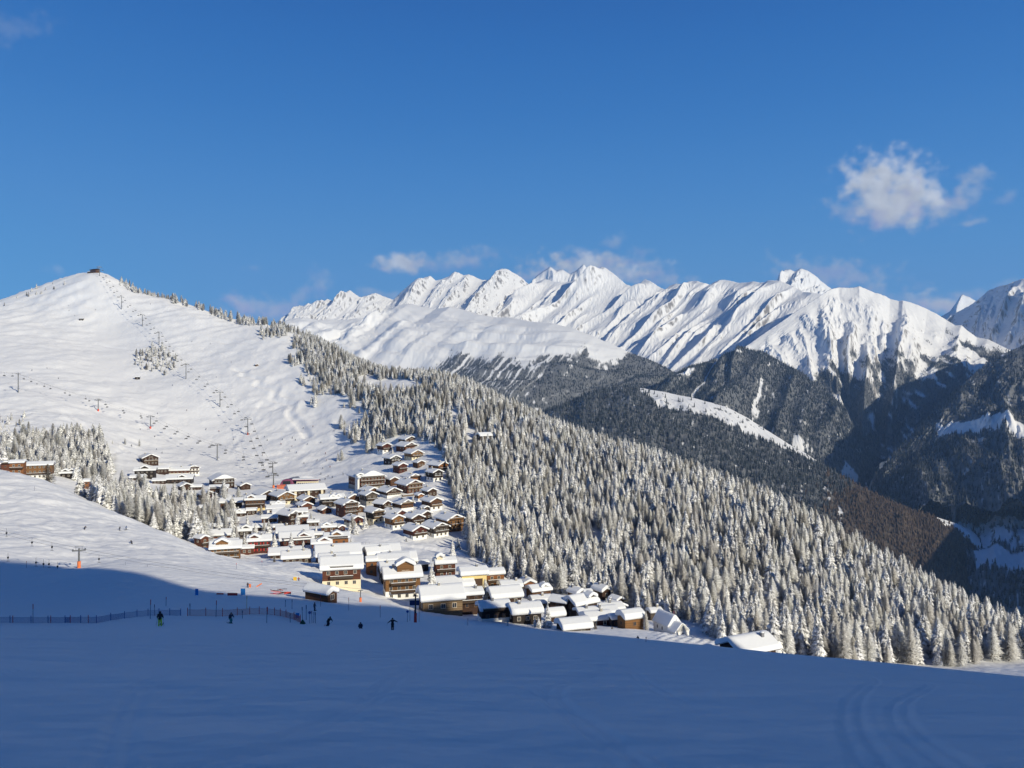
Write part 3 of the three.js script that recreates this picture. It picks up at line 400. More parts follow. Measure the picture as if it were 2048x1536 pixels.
massif({ name: 'hill', label: 'dark rounded hill with a long snow meadow on its back and brown lower slopes', seed: 9, nc: 560, nr: 160, fine: 12, fineScale: 46, rough: 6, lump: 36, erode: 0.3, prof: 0.85, drift: 12, frost: 0.45, back: 0.5,
  crest: [[1000, 860, 4300], [1040, 838, 4300], [1075, 826, 4300], [1110, 815, 4300], [1145, 800, 4300], [1180, 785, 4300], [1215, 777, 4300], [1250, 773, 4250], [1290, 777, 4200], [1340, 786, 4150], [1400, 799, 4070], [1450, 812, 4000], [1485, 830, 3950], [1520, 851, 3900], [1560, 877, 3800], [1610, 906, 3700], [1650, 931, 3600], [1700, 961, 3500], [1750, 986, 3400], [1800, 1011, 3300], [1850, 1028, 3250], [1910, 1046, 3200], [1940, 1066, 3150], [1965, 1100, 3100], [1985, 1150, 3000]],
  foot: [[1000, 960, 1000, 3300], [1290, 1230, 1010, 3000], [1450, 1400, 1050, 2900], [1610, 1560, 1110, 2700], [1800, 1730, 1200, 2500], [1985, 1920, 1270, 2350]],
  wood: (s, v) => { const n = fbm(s / 16 + 12, v * 5, 4), w = table([[1270, 0], [1290, 0.04], [1325, 0.20], [1380, 0.19], [1450, 0.15], [1500, 0.14], [1560, 0.075], [1610, 0.03], [1640, 0]], 0, 1, s); return 1.15 - 1.5 * (w > 0 ? smooth(1 - w - 0.035, 1 - w + 0.012, v + 0.035 * n) : 0) * (noise(s / 7, v * 30) > 0.32 ? 0.4 : 1) - 0.9 * smooth(0.4, 0.52, fbm(s / 12 + 60, v * 12, 3)) * smooth(1720, 1640, s) - 1.2 * smooth(0.42, 0.5, 0.5 * n + 0.2 + (s > 1640 && s < 1720 ? 0.2 : 0)) * smooth(0.08, 0.03, Math.abs(v - 0.62 + (s - 1680) * 0.004)) - 1.1 * smooth(1850, 1880, s) * smooth(0.9, 0.97, v + 0.06 * n); },
  brown: (s, v) => smooth(1630, 1740, s + 60 * fbm(s / 20, v * 4, 3) + (0.6 - v) * 60) * (0.55 + 0.6 * v) , trees: 19000 });
massif({ name: 'valley', label: 'valley floor with dark woods, snowfields and scattered clearings at the right edge', seed: 10, nc: 360, nr: 150, fine: 20, fineScale: 80, rough: 5, lump: 26, prof: 0.8, drift: 12, frost: 0.2,
  crest: [[1780, 1040, 4150], [1850, 1000, 4150], [1905, 975, 4150], [1980, 966, 4100], [2048, 960, 4050], [2200, 950, 4000], [2500, 950, 3900]],
  foot: [[1780, 1800, 1300, 2300], [1905, 1900, 1310, 2250], [2048, 2060, 1320, 2200], [2500, 2500, 1320, 2200]],
  wood: (s, v) => { const n = fbm(s / 20 + 21, v * 6, 4); const bench = (c, w, l, r) => smooth(w, w * 0.5, Math.abs(v - c + 0.03 * n)) * smooth(l, l + 14, s + 20 * n) * smooth(r, r - 14, s); return 1.1 - 1.4 * bench(0.90, 0.10, 1912, 2044) - 1.3 * bench(0.74, 0.05, 1985, 2200) - 1.2 * bench(0.55, 0.12, 1915, 2300) * (0.5 + 1.4 * smooth(-0.25, 0.15, fbm(s / 9, v * 16, 3))) - 1.4 * bench(0.38, 0.075, 1945, 2300) - 0.8 * smooth(0.28, 0.45, fbm(s / 9 + 5, v * 14, 3)); },
  brown: (s, v) => 0.35 * smooth(1960, 1880, s), trees: 9000 });
// the floor that closes the valley behind the forest shoulder, and the mountainside beyond the right edge that shades it
{
  const g = new THREE.PlaneGeometry(16000, 12000, 160, 120).rotateX(-Math.PI / 2).translate(2500, -1080, -7500), p = g.attributes.position, c = new Float32Array(p.count * 3);
  for (let i = 0; i < p.count; i++) { p.setY(i, p.getY(i) + 90 * fbm(p.getX(i) / 900, p.getZ(i) / 900, 4)); const w = smooth(-0.1, 0.2, fbm(p.getX(i) / 500, p.getZ(i) / 500, 4)); c.set([lerp(0.06, 0.5, w), lerp(0.062, 0.51, w), lerp(0.06, 0.53, w)], i * 3); }
  g.setAttribute('color', new THREE.BufferAttribute(c, 3)); g.computeVertexNormals(); const m = struct('valley', g, farSnow); m.userData.label = 'valley floor far below'; m.userData.category = 'valley';
  const line = [[2700, 900, 4300, 2100], [2300, 935, 4100, 1900], [2048, 958, 3950, 1750], [1960, 984, 3800, 1650], [1905, 1010, 3600, 1550], [1872, 1045, 3350, 1450], [1858, 1085, 3050, 1300], [1862, 1130, 2700, 1150]].map(([px, py, d, t]) => at(px, py, d).addScaledVector(SUN, t));
  for (let k = 1; k <= 5; k++) line.push(line[7].clone().add(new THREE.Vector3(60 * k, -90 * k, 120 * k)));
  const v = [], col = [], idx = [], RW = 30, N = line.length * 6;
  for (let i = 0; i < N; i++) { const u = i / (N - 1) * (line.length - 1), k = Math.min(line.length - 2, u | 0), q = line[k].clone().lerp(line[k + 1], u - k);
    for (let r = 0; r < RW; r++) { const t = (r - 14) / 14, s = t * 900; v.push(q.x + 0.7 * s, q.y - Math.abs(t) * 620 + (t ? 40 * fbm(q.x / 200 + r, q.z / 200, 3) * Math.min(1, Math.abs(t) * 4) - Math.abs(t) * 20 : 0), q.z + 0.7 * s); const w = 0.06 + 0.5 * smooth(0.1, 0.4, fbm(i / 5, r / 4, 3)); col.push(w, w, w); } }
  for (let i = 0; i < N - 1; i++) for (let r = 0; r < RW - 1; r++) { const a = i * RW + r; idx.push(a, a + 1, a + RW, a + 1, a + RW + 1, a + RW); }
  const g2 = new THREE.BufferGeometry(); g2.setAttribute('position', new THREE.Float32BufferAttribute(v, 3)); g2.setAttribute('color', new THREE.Float32BufferAttribute(col, 3)); g2.setIndex(idx); g2.computeVertexNormals(); const m2 = struct('hill', g2, farSnow); m2.userData.label = 'wooded mountainside beyond the right edge of the view'; m2.userData.category = 'hill';
}
// the far woods: every tree stands as a small cone of boughs
{
  const cone = (tiers, sides, w, tint) => {
    const p = [], c = [];
    for (let k = 0; k < tiers; k++) {
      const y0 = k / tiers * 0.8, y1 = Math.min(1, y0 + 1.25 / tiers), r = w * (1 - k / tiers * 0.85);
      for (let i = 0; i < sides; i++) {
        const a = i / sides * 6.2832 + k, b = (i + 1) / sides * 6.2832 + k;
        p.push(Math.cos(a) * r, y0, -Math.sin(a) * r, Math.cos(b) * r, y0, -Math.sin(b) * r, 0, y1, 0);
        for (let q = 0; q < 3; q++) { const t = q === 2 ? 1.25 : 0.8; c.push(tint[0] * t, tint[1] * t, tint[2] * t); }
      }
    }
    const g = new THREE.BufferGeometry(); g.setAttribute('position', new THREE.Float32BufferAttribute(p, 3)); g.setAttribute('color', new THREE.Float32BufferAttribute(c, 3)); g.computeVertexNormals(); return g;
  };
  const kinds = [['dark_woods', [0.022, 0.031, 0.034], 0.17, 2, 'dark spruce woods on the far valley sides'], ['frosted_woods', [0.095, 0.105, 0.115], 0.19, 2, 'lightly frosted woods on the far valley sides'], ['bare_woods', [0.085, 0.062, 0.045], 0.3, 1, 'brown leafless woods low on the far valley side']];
  const m = new THREE.MeshStandardMaterial({ color: 0xffffff, vertexColors: true, roughness: 1 });
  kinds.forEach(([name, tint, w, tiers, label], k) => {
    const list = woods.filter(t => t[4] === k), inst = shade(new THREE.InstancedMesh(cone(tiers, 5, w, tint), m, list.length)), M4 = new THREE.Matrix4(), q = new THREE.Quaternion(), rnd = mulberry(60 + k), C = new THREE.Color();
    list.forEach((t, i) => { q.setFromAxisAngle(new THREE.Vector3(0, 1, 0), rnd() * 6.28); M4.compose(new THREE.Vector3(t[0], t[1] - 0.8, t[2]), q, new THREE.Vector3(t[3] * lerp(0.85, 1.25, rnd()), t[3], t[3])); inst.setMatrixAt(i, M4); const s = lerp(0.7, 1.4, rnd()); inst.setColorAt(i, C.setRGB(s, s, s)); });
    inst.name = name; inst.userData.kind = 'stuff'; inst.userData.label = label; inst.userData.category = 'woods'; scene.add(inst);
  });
}
// ───────────── chalets ─────────────
const planks = (() => {
  const n = 256, d = new Uint8Array(n * n * 4), r = mulberry(5), tone = [...Array(12)].map(() => 0.72 + 0.28 * r());
  for (let y = 0; y < n; y++) for (let x = 0; x < n; x++) {
    const b = Math.floor(y / n * 12), f = y / n * 12 - b, seam = f < 0.1 || f > 0.93 ? 0.45 : 1, g = tone[b] * seam * (0.88 + 0.2 * tileFbm(x / n, y / n * 6 % 1, 6, 3)), i = (y * n + x) * 4;
    d[i] = d[i + 1] = d[i + 2] = clamp(g * 255, 0, 255); d[i + 3] = 255;
  }
  const t = new THREE.DataTexture(d, n, n); t.wrapS = t.wrapT = THREE.RepeatWrapping; t.magFilter = THREE.LinearFilter; t.colorSpace = THREE.SRGBColorSpace; t.needsUpdate = true; return t;
})();
const wood = (r, g, b) => mat(r, g, b, 0.85, { map: planks });
const MAT = {
  dark: wood(0.085, 0.038, 0.021), black: wood(0.034, 0.022, 0.018), brown: wood(0.18, 0.08, 0.034), red: wood(0.20, 0.062, 0.028), deepred: wood(0.14, 0.030, 0.018), gold: wood(0.36, 0.175, 0.06), orange: wood(0.44, 0.17, 0.05), log: wood(0.42, 0.28, 0.15), grey: wood(0.15, 0.115, 0.09),
  cream: mat(0.72, 0.64, 0.46), white: mat(0.8, 0.79, 0.75), yellow: mat(0.75, 0.58, 0.25), stone: mat(0.34, 0.32, 0.28), concrete: mat(0.42, 0.42, 0.42),
  eaves: wood(0.085, 0.05, 0.032), rail: wood(0.12, 0.075, 0.045), railPale: wood(0.36, 0.25, 0.15), frame: mat(0.62, 0.55, 0.45), frameWood: mat(0.25, 0.14, 0.07), pane: mat(0.03, 0.036, 0.045, 0.15), shutterRed: mat(0.42, 0.03, 0.03), metal: mat(0.2, 0.2, 0.21, 0.5), door: mat(0.07, 0.04, 0.025),
};
const box = (w, h, d, x, y, z) => new THREE.BoxGeometry(w, h, d).translate(x, y, z);
function boxUV(g) {                                  // uv in planks-metres from position and normal
  const p = g.attributes.position, n = g.attributes.normal, u = new Float32Array(p.count * 2);
  for (let i = 0; i < p.count; i++) { const up = Math.abs(n.getY(i)) > 0.7; u[i * 2] = (Math.abs(n.getX(i)) > Math.abs(n.getZ(i)) ? p.getZ(i) : p.getX(i)) / 3.2; u[i * 2 + 1] = (up ? p.getZ(i) : p.getY(i)) / 3.2; }
  g.setAttribute('uv', new THREE.BufferAttribute(u, 2)); return g;
}
function merge(list) { return mergeGeometries(list.map(g => { const q = g.index ? g.toNonIndexed() : g; for (const k of Object.keys(q.attributes)) if (!['position', 'normal', 'uv'].includes(k)) q.deleteAttribute(k); return q; })); }
// a pitched sheet along x (ridge) of a given thickness; round: snow with soft eaves and ends
function pitched(len, halfW, rise, thick, y, round = 0) {
  const s = new THREE.Shape(), k = rise / halfW;
  if (!round) { s.moveTo(-halfW, 0); s.lineTo(0, rise); s.lineTo(halfW, 0); s.lineTo(halfW, thick); s.lineTo(0, rise + thick); s.lineTo(-halfW, thick); s.closePath();
    return new THREE.ExtrudeGeometry(s, { depth: len, bevelEnabled: false }).translate(0, y, -len / 2).rotateY(Math.PI / 2); }
  const b = Math.min(round, thick * 0.45), t = thick - b;
  s.moveTo(-halfW + b, b * 0.4); s.lineTo(0, rise); s.lineTo(halfW - b, b * 0.4);
  s.quadraticCurveTo(halfW + b * 0.3, t * 0.55, halfW - t * 0.75, t + k * t * 0.7);
  s.lineTo(halfW * 0.22, rise + t - k * halfW * 0.2); s.quadraticCurveTo(0, rise + t + 0.02, -halfW * 0.22, rise + t - k * halfW * 0.2);
  s.lineTo(-halfW + t * 0.75, t + k * t * 0.7); s.quadraticCurveTo(-halfW - b * 0.3, t * 0.55, -halfW + b, b * 0.4);
  return new THREE.ExtrudeGeometry(s, { depth: len - 2 * b, bevelEnabled: true, bevelThickness: b, bevelSize: b, bevelSegments: 3, curveSegments: 4 }).translate(0, y, -len / 2 + b).rotateY(Math.PI / 2);
}
function gableBlock(len, w, eave, rise, down) { const s = new THREE.Shape(); s.moveTo(-w / 2, -down); s.lineTo(w / 2, -down); s.lineTo(w / 2, eave); s.lineTo(0, eave + rise); s.lineTo(-w / 2, eave); s.closePath(); return boxUV(new THREE.ExtrudeGeometry(s, { depth: len, bevelEnabled: false }).translate(0, 0, -len / 2).rotateY(Math.PI / 2)); }
const SH = { frame: merge([box(1.2, 0.1, 0.12, 0, 0.62, 0), box(1.2, 0.1, 0.14, 0, -0.62, 0), box(0.1, 1.2, 0.12, -0.55, 0, 0), box(0.1, 1.2, 0.12, 0.55, 0, 0), box(0.06, 1.14, 0.1, 0, 0, 0)]), pane: box(1.02, 1.16, 0.05, 0, 0, 0), shutter: merge([box(0.5, 1.2, 0.07, -0.88, 0, 0), box(0.5, 1.2, 0.07, 0.88, 0, 0)]), chimney: merge([box(0.8, 2.0, 0.8, 0, 0.4, 0), box(1.0, 0.12, 1.0, 0, 1.45, 0)]), cap: new THREE.SphereGeometry(0.55, 8, 5, 0, 6.3, 0, 1.57).scale(1, 0.55, 1).translate(0, 1.5, 0) };
const homes = [];                                    // footprints, so that no tree grows through a house
// spec: kind G (gable end towards the viewer's right) or E (eaves towards the viewer), bearing and row of the foot of its front, apparent width and height, timber, label, extras
function chalet(spec) {
  const [kind, px, py, wpx, hpx, timber, label, x = {}] = spec;
  const d = x.d ?? seen(px, py, x.min ?? 200), m = d / F, rnd = mulberry(Math.round(px * 7 + py * 131));
  const G = kind === 'G', a = (x.turn ?? (G ? 38 : 16)) * Math.PI / 180 + (rnd() - 0.5) * 0.06, ratio = x.ratio ?? (G ? 1.25 : 1.4), bear = Math.atan((px - 1024) / F);
  const W = wpx * m * (G ? 1.08 : 1.02), w = G ? W / (Math.cos(a) + ratio * Math.sin(a)) : W / (ratio * Math.cos(a) + Math.sin(a)), len = w * ratio;
  const th = (x.thick ?? (G ? 0.62 : 0.9)) * lerp(0.85, 1.15, rnd()), over = Math.min(1.15, w * 0.11), pitch = G ? x.pitch ?? 0.46 : Math.min(0.5, (x.pitch ?? 0.44) * 0.78), rise = (w / 2) * pitch, Ht = hpx * m * 1.08;
  const eave = Math.max(1.6, Ht - rise - th * 0.9 - (G ? 0 : 0.25 * len * 0.12));
  const pos = at(px, py, d), turn = G ? a - Math.PI / 2 : a; pos.z -= (G ? len * 0.5 * Math.cos(a) + w * 0.25 : w * 0.5); pos.x = pos.x / d * (-pos.z);
  const t = thing(x.name ?? 'chalet', label, x.cat ?? 'chalet', pos, turn, x.group);
  homes.push([pos.x, pos.z, Math.max(len, w) * 0.62]);
  const timberM = MAT[timber], base = x.base, baseH = base ? Math.min(eave * 0.42, 2.9) * (x.baseH ?? 1) : 0, down = x.down ?? 4;
  part('wall', gableBlock(len, w, eave, rise, down), timberM, t);
  if (base) part('ground_floor', boxUV(box(len + 0.14, baseH + down, w + 0.14, 0, (baseH - down) / 2, 0)), MAT[base], t);
  const roof = part('roof', boxUV(pitched(len + over * 2, w / 2 + over, rise + over * pitch, 0.24, eave - over * pitch + 0.01)), MAT.eaves, t);
  part('roof_snow', pitched(len + over * 2 + 0.1, w / 2 + over + 0.12, rise + over * pitch, th, eave - over * pitch + 0.25, 0.36), roofSnow, roof);
  if (x.chim !== 0) for (let k = 0; k < (x.chim ?? (rnd() < 0.75 ? 1 : 0)); k++) {
    const c = part('chimney', SH.chimney, rnd() < 0.5 ? MAT.stone : MAT.metal, roof), cx = (rnd() - 0.5) * len * 0.6, cz = (G ? 1 : 1) * w * lerp(0.05, 0.22, rnd()); c.position.set(cx, eave + rise - Math.abs(cz) * pitch + th * 0.75, cz);
    part('chimney_snow', SH.cap, roofSnow, c);
  }
  // windows on the two sides that show: local +x and +z for G, +z and -x for E
  const sides = G ? [[w, 'x', 1], [len, 'z', 1]] : [[len, 'z', 1], [w, 'x', -1]];
  const fl = Math.max(1, Math.min(x.floors ?? 9, Math.floor(eave / 2.45))), fh = eave / fl, ws = x.ws ?? 1, frameM = x.frames ? MAT[x.frames] : rnd() < 0.55 ? MAT.frame : MAT.frameWood;
  sides.forEach(([span, axis, sg], si) => {
    const gable = axis === 'x', n = x.n && si === 0 ? x.n : Math.max(1, Math.floor(span / (si ? 4.2 : 2.9)));
    for (let f = 0; f < fl + (gable && rise > 2.0 ? 1 : 0); f++) {
      const attic = f === fl, cnt = attic ? Math.min(2, n) : n;
      if (si === 0 && x.skip?.includes(f)) continue;
      for (let k = 0; k < cnt; k++) {
        if (!attic && si && rnd() < 0.25) continue;
        const u = attic ? (k - (cnt - 1) / 2) * 1.9 : ((k + 0.5) / cnt - 0.5) * (span - 1.2) + (rnd() - 0.5) * 0.3, y = attic ? eave + 0.55 : f * fh + fh * 0.56, off = (gable ? len : w) / 2 + (base && y < baseH + 0.3 ? 0.1 : 0.04);
        const win = part('window', SH.frame, frameM, t); win.scale.set(ws, attic ? 0.8 : ws, 1);
        if (gable) { win.position.set(sg * off, y, u); win.rotation.y = sg * Math.PI / 2; } else win.position.set(u, y, sg * off);
        part('pane', SH.pane, MAT.pane, win);
        if (x.shutters && !attic) part('shutter', SH.shutter, MAT[x.shutters], win);
      }
    }
  });
  // balconies on the front
  const front = G ? w : len, foff = (G ? len : w) / 2;
  (x.balc ?? (eave > 4.2 ? [1] : [])).forEach((lv, bi) => {
    const span = front * (x.bspan ?? 0.94), y = lv * fh, dp = 1.25, b = part('balcony', boxUV(box(span, 0.16, dp, 0, y, foff + dp / 2)), MAT.eaves, t);
    const list = [box(span, 0.10, 0.1, 0, y + 1.02, foff + dp), box(0.08, 0.95, dp, -span / 2, y + 0.5, foff + dp / 2), box(0.08, 0.95, dp, span / 2, y + 0.5, foff + dp / 2), box(span, 0.66, 0.06, 0, y + 0.5, foff + dp)];
    const rl = part('railing', boxUV(merge(list)), MAT[x.rail ?? 'rail'], b);
    part('railing_snow', box(span, 0.14, 0.2, 0, y + 1.13, foff + dp), roofSnow, rl);
    if (G) b.rotation.y = Math.PI / 2;
  });
  // dormers look out of the front roof slope
  (x.dormers ?? []).forEach(([u, dw, dh, cream]) => {
    const w2 = dw * W, z0 = w / 2 + 0.1, hgt = Math.max(1.2, dh * Ht * 0.42), depth = w * 0.36, g = part('dormer', gableBlock(depth, w2, hgt, w2 * 0.5 * 0.5, 0.6).rotateY(-Math.PI / 2), cream ? MAT[cream] : timberM, t);
    g.position.set(u * len, eave - hgt * 0.25, z0 - depth / 2 - (x.dset ?? 0.6));
    part('dormer_roof', boxUV(pitched(depth + 1.0, w2 / 2 + 0.5, (w2 / 2 + 0.5) * 0.5, 0.16, hgt - 0.25).rotateY(-Math.PI / 2)), MAT.eaves, g).position.z = 0.4;
    part('dormer_snow', pitched(depth + 1.1, w2 / 2 + 0.62, (w2 / 2 + 0.62) * 0.5, th * 0.8, hgt - 0.1, 0.3).rotateY(-Math.PI / 2), roofSnow, g).position.z = 0.4;
    for (const q of w2 > 3.4 ? [-0.75, 0.75] : [0]) { const win = part('window', SH.frame, frameM, g); win.position.set(q, hgt * 0.55, depth / 2 + 0.05); }
  });
  return t;
}
const HOUSES = [
  // the cluster climbing towards the forest, from the top down
  ['G', 815, 887, 35, 14, 'dark', 'topmost dark chalet of the right-hand cluster, tucked under the forest edge'],
  ['G', 813, 903, 40, 17, 'red', 'reddish chalet with a wide balcony, second from the top of the right-hand cluster'],
  ['G', 768, 906.5, 27, 19, 'deepred', 'dark red chalet on white footing, highest on the left of the right-hand cluster', { base: 'white' }],
  ['G', 827, 920, 36, 19, 'gold', 'light brown chalet with cream ground floor, third from the top of cluster', { base: 'cream' }],
  ['G', 784, 929, 32, 17.6, 'black', 'black chalet with rows of white-framed windows below the dark red one', { frames: 'white' }],
  ['G', 837.5, 936, 23, 14.5, 'brown', 'small brown chalet beside a single fir in the upper cluster'],
  ['G', 800, 947, 27, 20, 'deepred', 'compact deep red chalet standing alone in the middle of the upper cluster'],
  ['G', 877, 946, 38, 21, 'orange', 'amber timber house with a pale side wall at the forest edge, upper right', { base: 'cream', turn: 46 }],
  ['G', 869, 963.5, 31, 23, 'black', 'black chalet with broad white window bands below the amber house', { base: 'white', frames: 'white', ws: 1.2 }],
  ['G', 822, 968, 36, 19, 'orange', 'orange-brown house with small square windows under the compact red chalet', { n: 3 }],
  ['G', 783.5, 972, 25, 17, 'brown', 'plain brown barn to the right of the large brown hotel', { balc: [], floors: 1 }],
  ['G', 733, 982, 74, 37, 'red', 'large brown hotel with a white stair tower beside the ski run', { base: 'stone', turn: 30, ratio: 1.25, balc: [1, 2, 3], n: 7 }],
  ['G', 819, 987, 50, 25, 'red', 'wide reddish chalet with two long balconies in the middle of the cluster', { balc: [1, 2], rail: 'railPale' }],
  ['G', 740, 992, 37, 16, 'brown', 'half-hidden brown roof just below the large brown hotel', { balc: [] }],
  ['G', 779, 996, 43, 19, 'dark', 'dark chalet on a white arcaded ground floor right below the plain barn', { base: 'white', n: 6 }],
  ['G', 737, 1011, 35, 25.6, 'grey', 'tall weathered grey-brown chalet left of the arcaded one', { base: 'stone' }],
  ['G', 858.5, 995.5, 29, 18, 'dark', 'dark barn-like chalet right against the tall firs', { balc: [] }],
  ['G', 838, 1002, 17, 14, 'orange', 'smallest orange cabin of the cluster, on white footing', { base: 'white', chim: 0 }],
  ['G', 764.5, 1025, 32.5, 22, 'dark', 'dark chalet with a broad snow roof turned to the left, centre of the cluster', { base: 'cream', turn: 55 }],
  ['G', 805.5, 1023, 41, 21.4, 'brown', 'brown chalet with two pale balcony rails, centre of the cluster', { balc: [1, 2], rail: 'railPale', base: 'white' }],
  ['G', 863.5, 1022, 39, 25, 'brown', 'brown chalet on a bright white footing nearest the tall firs', { base: 'white', rail: 'railPale' }],
  ['G', 749.5, 1048, 35, 28, 'black', 'dark three-storey chalet with stacked pale balcony rails below the barn roof', { balc: [1, 2], rail: 'railPale', base: 'cream' }],
  ['G', 789, 1036, 44, 15, 'deepred', 'long low dark red chalet partly hidden by the one with a gold gable', { turn: 52, ratio: 1.4, balc: [] }],
  ['G', 850, 1023, 17, 10, 'black', 'tiny dark cabin left of the white-footed chalet by the firs', { chim: 0, balc: [] }],
  ['G', 846.5, 1041, 32, 18, 'dark', 'dark chalet with a pale balcony behind a small snowy fir, lower cluster', { rail: 'railPale' }],
  ['G', 788.5, 1060, 37, 28, 'gold', 'tall chalet with a golden gable and chimney, lower left of the cluster', { base: 'white', chim: 1 }],
  ['G', 828, 1053.5, 37, 23, 'dark', 'dark chalet with white ground-floor pillars, lower middle of the cluster', { base: 'white', chim: 1 }],
  ['G', 693.5, 1036, 43, 33, 'red', 'tall red-brown block of flats with five rows of balconies left of the cluster', { balc: [1, 2, 3], n: 4, base: 'red' }],
  ['G', 707, 1053, 37, 19, 'deepred', 'red chalet with a tall cream wall panel behind two snowy firs', { base: 'cream' }],
  ['G', 830, 1080, 46, 26, 'deepred', 'dark red chalet on a pale footing, bottom row of the cluster', { base: 'white', chim: 1 }],
  ['G', 871, 1075.5, 49, 27, 'grey', 'grey-brown house with three long balconies, bottom row of the cluster', { balc: [1, 2], rail: 'grey', base: 'white', chim: 1 }],
  ['G', 899.5, 1064.5, 53, 32.5, 'gold', 'large golden chalet with carved balconies at the lower right corner of the cluster', { balc: [1, 2], rail: 'gold', chim: 1 }],
  ['G', 649, 1028, 28, 13, 'red', 'low red cabin on the snow below the long black chalet', { chim: 0 }],
  ['E', 663, 1014, 51, 24, 'black', 'long black-brown chalet with two small dormers left of the red block', { dormers: [[0.0, 0.16, 0.5], [0.25, 0.16, 0.5]], turn: 22 }],
  ['G', 702, 1010, 33, 20, 'brown', 'brown chalet roof rising behind the red block of flats', { balc: [] }],
  ['G', 743, 1026, 24, 10, 'dark', 'small snow-buried roof between the weathered and the three-storey chalets', { balc: [], chim: 0 }],
  // round the lift station and the village centre
  ['E', 611, 999, 81, 29, 'dark', 'big dark hotel with cream pillars and a huge snow roof below the lift station', { turn: 28, ratio: 1.5, pitch: 0.5, balc: [], chim: 0, n: 6, thick: 0.6 }],
  ['G', 443.5, 976, 54, 24, 'dark', 'large dark hotel with three rows of balconies left of the lift station', { balc: [1, 2], turn: 32, ratio: 1.15, n: 6, frames: 'white' }],
  ['E', 358, 951, 44, 17, 'red', 'long red-brown wing of the white hotel on the left of the village', { balc: [], base: 'white', turn: 14 }],
  ['G', 386, 951, 28, 19, 'white', 'white hotel end with brown balconies on the left of the village', { balc: [1, 2], rail: 'dark', n: 3, turn: 30 }],
  ['G', 487.6, 980, 27, 13, 'dark', 'lone small dark chalet in the snow right of the large dark hotel'],
  ['E', 438, 989, 37, 18, 'brown', 'flat-fronted brown annex below the large dark hotel', { chim: 0 }],
  ['G', 370, 982, 30, 14.5, 'dark', 'dark chalet at the top edge of the trees, left of two joined roofs', {}],
  ['E', 393, 980, 21, 10, 'dark', 'small low roof joined to the right of a dark chalet above the trees', { balc: [], chim: 0 }],
  ['G', 414, 1003, 36, 19, 'deepred', 'dark red chalet with a notched snow roof behind the frosted larches', {}],
  ['E', 384, 995, 27, 9, 'deepred', 'low white roof with a red gable peeping above the trees', { chim: 0, balc: [] }],
  ['E', 463, 1018, 44, 20, 'brown', 'broad two-level snow roof with brown front left of the yellow-posted house', { balc: [] }],
  ['E', 510.6, 1022, 41, 28, 'brown', 'chalet with cream posts, arched dormer and yellow-edged gable in the centre', { dormers: [[-0.22, 0.28, 0.6]], base: 'yellow', baseH: 0.6 }],
  ['G', 530, 1003, 46, 20, 'dark', 'dark chalet with a long roof behind the yellow-edged house', { balc: [] }],
  ['G', 565, 1011.5, 48, 26, 'gold', 'golden-brown chalet with a roof hatch just left of the big hotel', { base: 'cream' }],
  ['E', 555, 1016, 30, 12, 'dark', 'small snow roof with one dark dormer below the golden-brown chalet', { dormers: [[0.05, 0.3, 0.8]], balc: [] }],
  ['E', 551, 1029, 36, 17, 'white', 'white-walled house under a plain snow roof below the dark dormer', { balc: [], chim: 1 }],
  ['E', 580, 1033, 68, 15, 'red', 'very long snow roof with a single dormer over a red wall', { dormers: [[-0.15, 0.2, 0.8]], balc: [], ratio: 2.4 }],
  ['G', 613, 1011, 35, 17, 'brown', 'brown chalet with a pale balcony right below the big dark hotel', { rail: 'railPale' }],
  ['G', 609, 1021, 30, 15, 'red', 'small red-brown chalet in front of the pale-balconied one', {}],
  ['G', 578.6, 1054, 42, 30, 'dark', 'tall dark chalet with a steep plain roof in the middle of the village', { turn: 52, balc: [1, 2] }],
  ['E', 539, 1046, 32, 15, 'red', 'red cabin under a bright snow roof left of the tall dark chalet', { balc: [], chim: 0 }],
  ['E', 606, 1049, 21, 19, 'red', 'narrow red house right of the tall dark chalet', { balc: [] }],
  ['E', 503, 1030, 22, 13, 'dark', 'little flat snow roof in front of the yellow-edged house', { balc: [], chim: 0 }],
  ['E', 472, 1034, 39, 14, 'dark', 'snow-covered house with a small dormer above the frosted trees', { dormers: [[0.2, 0.26, 0.7]], balc: [] }],
  ['E', 657, 1064, 31, 15, 'brown', 'lone roof with one brown dormer on the open snow', { dormers: [[-0.15, 0.36, 0.9]], balc: [] }],
  ['E', 584.6, 1072, 64, 18, 'dark', 'wide snow-covered roof with a dark chimney behind the lone village fir', { balc: [], chim: 1 }],
  ['E', 592, 1094, 70, 28, 'deepred', 'large house with a dark left gable and a red dormer behind the lone fir', { dormers: [[0.22, 0.22, 0.7]], pitch: 0.6, balc: [1], turn: 20 }],
  ['E', 673, 1094, 51, 26, 'orange', 'orange-brown house with a lit dormer and balcony on the right of the centre', { dormers: [[0.0, 0.3, 0.9, 'gold']], chim: 2, base: 'orange' }],
  ['E', 637, 1077, 22, 12, 'black', 'small black and white outbuilding left of the orange-brown house', { balc: [], chim: 0 }],
  ['E', 642.7, 1098, 42, 18, 'red', 'snow roof with a broad red dormer in front of the orange-brown house', { dormers: [[0.14, 0.5, 0.9]], balc: [], chim: 1 }],
  ['E', 557, 1060, 24, 10, 'dark', 'bare snow roof between the firs in the middle of the village', { balc: [], chim: 0 }],
  ['E', 489, 1084, 30, 28, 'black', 'steep-roofed dark house with one dormer shaded by the firs', { dormers: [[0.1, 0.4, 0.7]], pitch: 0.8, balc: [] }],
  ['E', 519, 1107, 48, 34, 'deepred', 'dark red house with bright red shutters and a peaked dormer', { dormers: [[-0.22, 0.3, 0.7]], shutters: 'shutterRed', pitch: 0.6 }],
  ['E', 495, 1110, 27, 18, 'red', 'low annex with a smooth snow roof left of the red-shuttered house', { chim: 0, balc: [] }],
